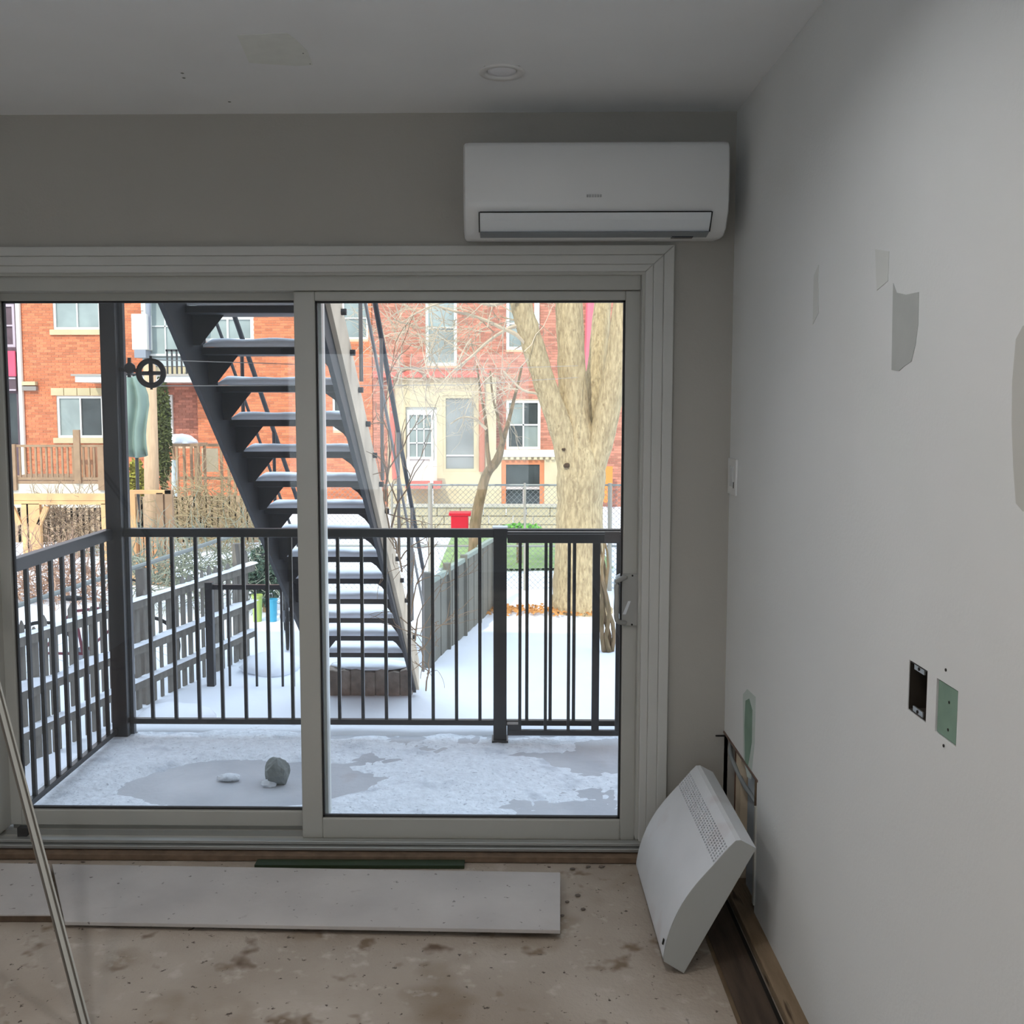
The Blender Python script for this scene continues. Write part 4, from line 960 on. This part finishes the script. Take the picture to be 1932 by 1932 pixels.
MB().tube([(onY(38,700,YH-.06).x,YH-.06,ZG),(onY(33,560,YH-.06).x,YH-.06,ZHT)], .075, 8).build('downpipe', mat('white_pipe', '#dcd8cc', .5), mh)
# projecting upper balcony with siding
YBc = YH-1.3
x0,z0,x1,z1 = rect(142,709,372,721,YBc); MB().box(x0,YBc,z0,x1,YH,z1).build('balcony_fascia', M_WHITEP, mh)
MB().box(x0-.1,YBc-.05,z1,x1,YH,z1+.05).build('balcony_edge', mat('grey_edge', '#a39c92', .7), mh)
sa = rect(270,565,372,709,YH-.5)
for k in range(14):
    zz0 = sa[1]+(sa[3]+1.5-sa[1])*k/14; zz1 = sa[1]+(sa[3]+1.5-sa[1])*(k+1)/14; MB().box(sa[0],YH-.5-.012*(k % 2),zz0+.01,sa[2],YH,zz1-.005).build('siding_board', M_CREAM if zz1 < onY(300,675,YH-.5).z else M_SIDING, mh)
ww = rect(276,560,352,672,YH-.52); hwin(mh, ww, 2, 2, .06, M_WHITEP, M_WINGLASS, Y=YH-.66)
for u in (315, 324, 333, 342, 351, 360): 
    x = onY(u,680,YBc).x; MB().box(x-.02,YBc,onY(u,706,YBc).z,x+.02,YBc+.04,onY(u,660,YBc).z).build('balcony_baluster', M_STAIRSTEEL, mh)
MB().box(onY(312,662,YBc).x,YBc,onY(312,663,YBc).z,onY(372,662,YBc).x,YBc+.05,onY(312,659,YBc).z).build('balcony_rail', M_STAIRSTEEL, mh)
# --- left house with dark entry and pink panel
xl0, xl1 = onY(-160,700,YH).x, onY(33,700,YH).x
lh = thing('dark_house', ((xl0+xl1)/2, YH, GZ), 'house with purple-brown windows and a pink balcony panel at the left edge', 'house')
hs = [rect(-60,573,26,655), rect(-60,742,31,838)]
m_ = MB(); slab(m_, xl0, xl1, ZG, ZHT, YH, YH+.4, [(h[0],h[2],h[1],h[3]) for h in hs], lambda a,b,c:(a,c,b)); m_.build('wall', M_PURPLE, lh)
hwin(lh, hs[0], 2, 2, .08, mat('pale_purple_frame', '#b9a9b0', .6), M_PURPLE)
x0,z0,x1,z1 = hs[1]; MB().box(x0,YH+.3,z0,x1,YH+.34,z1).build('doorway', M_WINDARK, lh)
x0,z0,x1,z1 = rect(-120,662,31,710,YH-.1); x1 = xl1-.01; MB().box(x0,YH-.1,z0,x1,YH-.04,z1).build('balcony_panel', M_PINK, lh)
x0,z0,x1,z1 = rect(-120,710,31,738,YH-.3); x1 = xl1-.01; MB().box(x0,YH-.1,z0,x1,YH,z1).build('balcony_floor', M_PURPLE, lh)
for v in (712, 734): x0,z0,x1,z1 = rect(-120,v,31,v+3,YH-.33); x1 = xl1-.01; MB().box(x0,YH-.13,z0,x1,YH-.1,z1).build('balcony_strip', mat('pale_purple_frame', '#b9a9b0', .6), lh)
# --- right house: red brick above, cream ground floor
xr0, xr1 = xm1+.02, onY(1700,700,YH).x
rh = thing('cream_house', ((xr0+xr1)/2, YH, GZ), 'brick house with cream ground floor behind the bare trees', 'house')
U1 = rect(803,545,862,690); U2 = rect(955,560,1003,660); U3 = rect(955,755,1020,848)
hwall(rh, xr0, ZG, xr1, ZHT, [U1, U2, U3], M_BRICK2)
hwin(rh, U1, 1, 2, .09, mat('pale_green_frame', '#c9d3ca', .5), M_WINGLASS); hwin(rh, U2, 1, 2, .09, M_WHITEP, M_WINGLASS); hwin(rh, U3, 2, 2, .08, M_WHITEP, [M_WINDARK, M_WINGLASS])
YE = YH-.6
C1 = rect(766,768,824,912,YE); C2 = rect(836,746,899,890,YE); C3 = rect(946,868,1027,980,YE)
e0 = rect(733,712,936,1010,YE); e1 = rect(936,850,1062,1010,YE)
m_ = MB(); slab(m_, e0[0], e0[2], ZG, e0[3], YE, YH, [(C1[0],C1[2],C1[1],C1[3]),(C2[0],C2[2],C2[1],C2[3])], lambda a,b,c:(a,c,b))
slab(m_, e1[0], e1[2], ZG, e1[3], YE, YH, [(C3[0],C3[2],C3[1],C3[3])], lambda a,b,c:(a,c,b)); m_.build('ground_floor', M_CREAM, rh)
x0,z0,x1,z1 = C1
dr = MB().box(x0,YE+.1,z0,x1,YE+.16,z1).build('door', M_WHITEP, rh)
hwin(rh, rect(769,779,817,866,YE), 3, 3, .06, M_WHITEP, M_WINGLASS, Y=YE-.0, depth=.1, name='door_window')
hwin(rh, C2, 1, 1, .08, M_CREAM, mat('porch_glass', '#8c8f8c', .1, .2, 1), Y=YE); x0,z0,x1,z1 = rect(842,858,898,861,YE); MB().box(x0,YE+.03,z0,x1,YE+.06,z1).build('porch_bar', M_WHITEP, rh)
hwin(rh, C3, 1, 1, .13, M_ORANGE, M_WINDARK, Y=YE, name='wood_window')
x0,z0,x1,z1 = rect(955,881,1021,966,YE); b = MB(); xm, zm = (x0+x1)/2, onY(980,921,YE).z
b.box(x0,YE+.04,zm-.04,x1,YE+.07,zm+.04); b.box(xm-.025,YE+.04,z0,xm+.025,YE+.07,zm); b.build('muntin', mat('grey_muntin', '#b9ada5', .6), rh)
x0,z0,x1,z1 = rect(946,849,1048,862,YE-.1); MB().box(x0,YE-.12,z0,x1,YE,z1).build('ledge', M_WHITEP, rh)
for k in range(9):
    u = 952+k*11; x0,z0,x1,z1 = rect(u,862,u+6,867,YE-.08); MB().box(x0,YE-.1,z0,x1,YE,z1).build('dentil', M_CREAM, rh)
x0,z0,x1,z1 = rect(704,701,922,712,YE-.15); MB().box(x0,YE-.2,z0,x1,YH,z1).build('canopy_board', M_REDTRIM, rh)
a = onY(909,712,YE-.1); MB().tube([(a.x,YE-.1,a.z),(a.x,YE-.1,onY(909,890,YE-.1).z)], .085, 8).build('downpipe', mat('brown_red_pipe', '#b07058', .6), rh)
MB().tube([(onY(737,712,YE-.1).x,YE-.1,onY(737,712,YE-.1).z),(onY(745,905,YE-.1).x,YE-.1,onY(745,905,YE-.1).z)], .07, 8).build('porch_post', M_REDTRIM, rh)
hood = [onY(775+28*math.cos(math.pi*i/10), 718-24*math.sin(math.pi*i/10), YE-.2) for i in range(11)]
MB().tube(hood, .06, 6).build('arched_hood', mat('brown_hood', '#8d7260', .7), rh)
x0,z0,x1,z1 = rect(765,912,830,922,YE-.9); MB().box(x0,YE-.9,z0,x1,YE,z1).build('porch_floor', M_REDTRIM, rh)
for u in (768, 812): x0,z0,x1,z1 = rect(u,866,u+5,1000,YE-.9); MB().box(x0,YE-.9,z0,x1,YE-.8,z1).build('porch_column', M_WHITEP, rh)
x0,z0,x1,z1 = rect(768,862,816,866,YE-.9); MB().box(x0,YE-.88,z0,x1,YE-.82,z1).build('porch_rail', M_WHITEP, rh)
x0,z0,x1,z1 = rect(1008,540,1018,636,YH-.1); MB().box(x0,YH-.1,z0,x1,YH,z1).build('white_board', M_WHITEP, rh)
MB().tube([onY(1116,520,YH-.1), onY(1113,640,YH-.1), onY(1106,738,YH-.1)], .14, 8).build('pink_pipe', mat('pink_pipe', '#e0707c', .6), rh)
x0,z0,x1,z1 = rect(1139,880,1156,948,YE); MB().box(x0,YE,z0,x1,YE+.1,z1).build('orange_panel', mat('orange_panel', '#dd8a3e', .7), rh)
# roofs keep the far row closed at the top
for h_, a_, b_ in ((mh, xm0, xm1), (lh, xl0, xl1), (rh, xr0, xr1)): MB().box(a_, YH-.3, ZHT, b_, YH+8, ZHT+.25).build('roof', mat('roof_edge', '#8a8078', .8), h_)

# ------------------------------------------------------------------ left garden: deck, pergola beam, pole, table, cloth
YK = 24.0
dk = thing('garden_deck', onY(100,1000,YK), 'raised brown timber deck with balusters below the left brick window', 'deck')
zt4, zb4 = onY(100,839,YK).z, onY(100,905,YK).z
xk0, xk1 = onY(-40,870,YK).x, onY(198,870,YK).x
MB().box(xk0,YK-.04,zt4-.06,xk1,YK+.04,zt4).build('top_rail', M_DECKWOOD, dk); MB().box(xk0,YK-.03,zb4,xk1,YK+.03,zb4+.06).build('bottom_rail', M_DECKWOOD, dk)
for k in range(20):
    x = onY(8+10*k,870,YK).x
    if x < xk1: MB().box(x-.022,YK-.02,zb4,x+.022,YK+.02,zt4-.05).build('baluster', M_DECKWOOD, dk)
for u, v0, v1 in ((146,811,912),(25,838,925),(191,842,925)): a, b_ = onY(u-4,v1,YK-.06), onY(u+4,v0,YK-.06); MB().box(a.x,YK-.1,a.z,b_.x,YK-.02,b_.z).build('post', M_DECKWOOD, dk)
MB().box(xk0,YK-.03,zb4-.10,xk1,YH-1.4,zb4-.03).build('platform', M_DECKWOOD, dk)
x0,z0,x1,z1 = rect(-40,912,200,931,YK-.05); MB().box(x0,YK-.02,GZ,x1,YK+.1,z1).build('stone_skirt', mat('pale_stone', '#cfc6b4', .9, .12, 3), dk)
x0,z0,x1,z1 = rect(152,843,183,900,YK+.6); MB().box(x0,YK+.55,z0,x1,YK+.6,z1).build('storage_door', mat('tan_door', '#c08a66', .8), dk)
YP = 18.0
pg = thing('garden_pergola', onY(60,1090,YP), 'new pale timber garden frame with a long beam behind the left railing', 'pergola')
def beam(u0,v0,u1,v1,Y,d=.1,name='beam'): x0,z0,x1,z1 = rect(u0,v0,u1,v1,Y); return MB().box(x0,Y,z0,x1,Y+d,z1).build(name, M_CEDAR, pg, bevel=.004)
beam(6,932,228,944,YP,.12); beam(6,944,228,952,YP+.02,.08,'lower_beam')
for u, w_ in ((47,6),(56,18)): beam(u,950,u+w_,1125,YP+.02,.1,'post')
beam(196,950,206,1125,YP+.02,.1,'post')
for a, b_ in (((74,990),(88,956)), ((38,990),(22,956))): MB().bar(onY(*a,YP+.05), onY(*b_,YP+.05), .09, .06, up=(0,1,0)).build('brace', M_CEDAR, pg)
YP2 = 15.5
pg2 = thing('wooden_gateway', onY(280,1112,YP2), 'weathered timber gate frame right of the tall dark post', 'gateway')
for (u0,v0,u1,v1) in ((244,925,322,932),(244,932,254,1120),(300,930,307,1120),(316,925,324,1120)): x0,z0,x1,z1 = rect(u0,v0,u1,v1,YP2); MB().box(x0,YP2,z0,x1,YP2+.08,z1).build('timber', M_CEDAR if u0 < 300 else M_DECKWOOD, pg2)
for k in range(5): x0,z0,x1,z1 = rect(256+k*9,998,263+k*9,1118,YP2+.05); MB().box(x0,YP2+.03,z0,x1,YP2+.06,z1).build('board', mat('orange_board', '#c99468', .85, .1, 3), pg2)
x0,z0,x1,z1 = rect(250,934,300,990,YP2+.05)
MB().bar(onY(256,938,YP2+.05), onY(262,985,YP2+.05), .03, .03, up=(0,1,0)).build('brace', M_DECKWOOD, pg2)
# bare vine thickets hung on the fences behind
def thicket(name, u0, v0, u1, v1, Y, n, m, label):
    b = MB()
    for k in range(n):
        a = onY(random.uniform(u0,u1), random.uniform(v0,v1), Y+random.uniform(-.25,.25))
        twig(b, a, (random.gauss(0,1), random.gauss(0,.3), random.gauss(.2,1)), random.uniform(.4,.9), .011, 1, 4, .8, 0, 3)
    return tag(b.build(name, m), label, 'vines', kind='stuff')
thicket('vine_thicket', 70, 955, 205, 1080, 18.6, 240, M_VINE, 'thicket of bare brown vines under the long timber beam')
thicket('vine_thicket', 325, 915, 480, 1050, 19.5, 280, mat('olive_vine', '#a3906c', .9), 'thicket of bare olive-brown vines left of the stair stringer')
thicket('vine_thicket', -20, 1075, 205, 1130, 14.2, 200, mat('pinkish_vine', '#b0907a', .9), 'low thicket of pinkish bare stems seen above the side railing')
thicket('vine_thicket', 245, 1045, 520, 1115, 13.6, 240, mat('grey_green_vine', '#8f9482', .9), 'low thicket of grey-green bare stems above the picket fence')
bf = thing('back_board_fence', onY(240,1100,20.5), 'tan board fence behind the bare vines, left of the stair', 'fence')
for k in range(46):
    u = -5+11*k
    x0,z0,x1,z1 = rect(u,935+3*random.random() if u > 200 else 958,u+10,1110,20.5); MB().box(x0,20.5,z0,x1,20.53+.01*(k % 2),z1).build('board', mat('tan_fence_board', '#b59a7c', .9, .12, 4), bf)
# utility pole with meter box
YU = 20.0
up = thing('utility_pole', onY(289,1060,YU), 'sunlit tan utility pole behind the clothesline pulley', 'pole')
a, b_ = onY(289,1100,YU), onY(283,690,YU); MB().tube([a, (a+b_)/2, b_], [px(14,YU), px(13.5,YU), px(10.5,YU)], 16).build('shaft', M_POLEWOOD, up, smooth=True)
MB().lathe(b_, [(px(10.5,YU),-.01),(px(7,YU),.05),(.02,.08)], 14).build('pole_top', M_POLEWOOD, up)
x0,z0,x1,z1 = rect(249,592,276,660,YH-1.0)
mtb = MB().box(x0,YH-1.0,z0,x1,YH-.55,z1).build('meter_box', M_WHITEP, mh, bevel=.02)
MB().box(x0+.06,YH-1.0,z0-.22,x1-.05,YH-.6,z0).build('conduit_box', mat('grey_conduit', '#8a8f98', .6), mh)
MB().tube([onY(280,545,YH-.8), onY(280,660,YH-.8)], .07, 8).build('conduit', mat('grey_conduit', '#8a8f98', .6), mh)
# grey-green cloth hanging behind the pulley
YW = 16.0; xc0, zc0, xc1, zc1 = rect(232,706,276,858,YW)
cl = MB(); K = 22
for j in range(9):
    for i in range(K+1):
        f_ = i/K; z = zc1+(zc0-zc1)*j/8 - .05*math.sin(f_*3); x = xc0+(xc1-xc0)*f_*(.72+.28*min(1, j/2.5)) + .03*math.sin(j*.8)
        cl.v.append((x, YW+.06*math.sin(f_*14+j*.3), z))
for j in range(8):
    for i in range(K): a = j*(K+1)+i; cl.face([a, a+1, a+K+2, a+K+1])
ct = thing('hanging_cloth', (xc0, YW, GZ), 'grey-green cloth cover hanging beside the tall dark post', 'cloth')
o = cl.build('cloth', M_CLOTH, ct, smooth=True); so = o.modifiers.new('thick', 'SOLIDIFY'); so.thickness = .012
MB().tube([(xc0+.2,YW+.08,GZ),(xc0+.2,YW+.08,zc1+.02)], .03, 8).build('pole', M_STAIRSTEEL, ct)
MB().tube([(xc0-.05,YW+.04,zc1),(xc1+.05,YW+.04,zc1)], .02, 6).build('crossbar', M_STAIRSTEEL, ct)
# narrow cedar and yellow-green shrub
c = onY(307,800,22); shrub('columnar_cedar', (c.x, 22, c.z-.2), .95, (.20,.25,1.45), 3000, .05, M_EVERGREEN, 'narrow dark green cedar right of the utility pole', GZ)
c = onY(258,905,21); shrub('yellow_shrub', (c.x, 21, c.z-.1), .45, (.45,.4,1.3), 900, .06, M_YELLOWGREEN, 'yellow-green shrub left of the utility pole foot', GZ)
# snow-covered garden table and board screen
YT = 23.0; ct0 = onY(345,838,YT)
tt = thing('garden_table', (ct0.x, YT, GZ), 'garden table heaped with snow in front of the brick recess', 'table')
x0,z0,x1,z1 = rect(313,836,382,841,YT); MB().box(x0,YT-.4,z0,x1,YT+.4,z1).build('table_top', M_DECKWOOD, tt)
MB().blob(((x0+x1)/2-.1,YT,z1), .32, 3, .25, 1.3, (1.2,1,.75), flat=-.0).build('snow', M_SNOW, tt, smooth=True)
for x in (x0+.06, x1-.06):
    for y in (YT-.34, YT+.34): MB().box(x-.03,y-.03,GZ,x+.03,y+.03,z0).build('leg', M_DECKWOOD, tt)
sc_ = thing('timber_screen', (onY(400,900,YT).x, YT+.2, GZ), 'brown timber screen with a pale panel, left of the stair stringer', 'screen')
x0,z0,x1,z1 = rect(318,842,442,906,YT+.25)
for u in (318, 332, 346, 360, 404, 418, 430, 442): x = onY(u,870,YT+.2).x; MB().box(x-.03,YT+.78,GZ,x+.03,YT+.84,z1+.04).build('post', M_DECKWOOD, sc_)
for z in (z1, z0): MB().box(x0,YT+.8,z-.03,x1+.1,YT+.86,z+.04).build('rail', M_DECKWOOD, sc_)
x0,z0,x1,z1 = rect(369,848,399,893,YT+.25); MB().box(x0,YT+.76,z0,x1,YT+.79,z1).build('panel', mat('pale_tan_panel', '#cbb795', .8), sc_)
MB().tube([onY(329,1040,YT-.3), onY(329,868,YT-.3)], .07, 8).build('pipe', mat('pale_pipe', '#c7d0cc', .5), sc_)
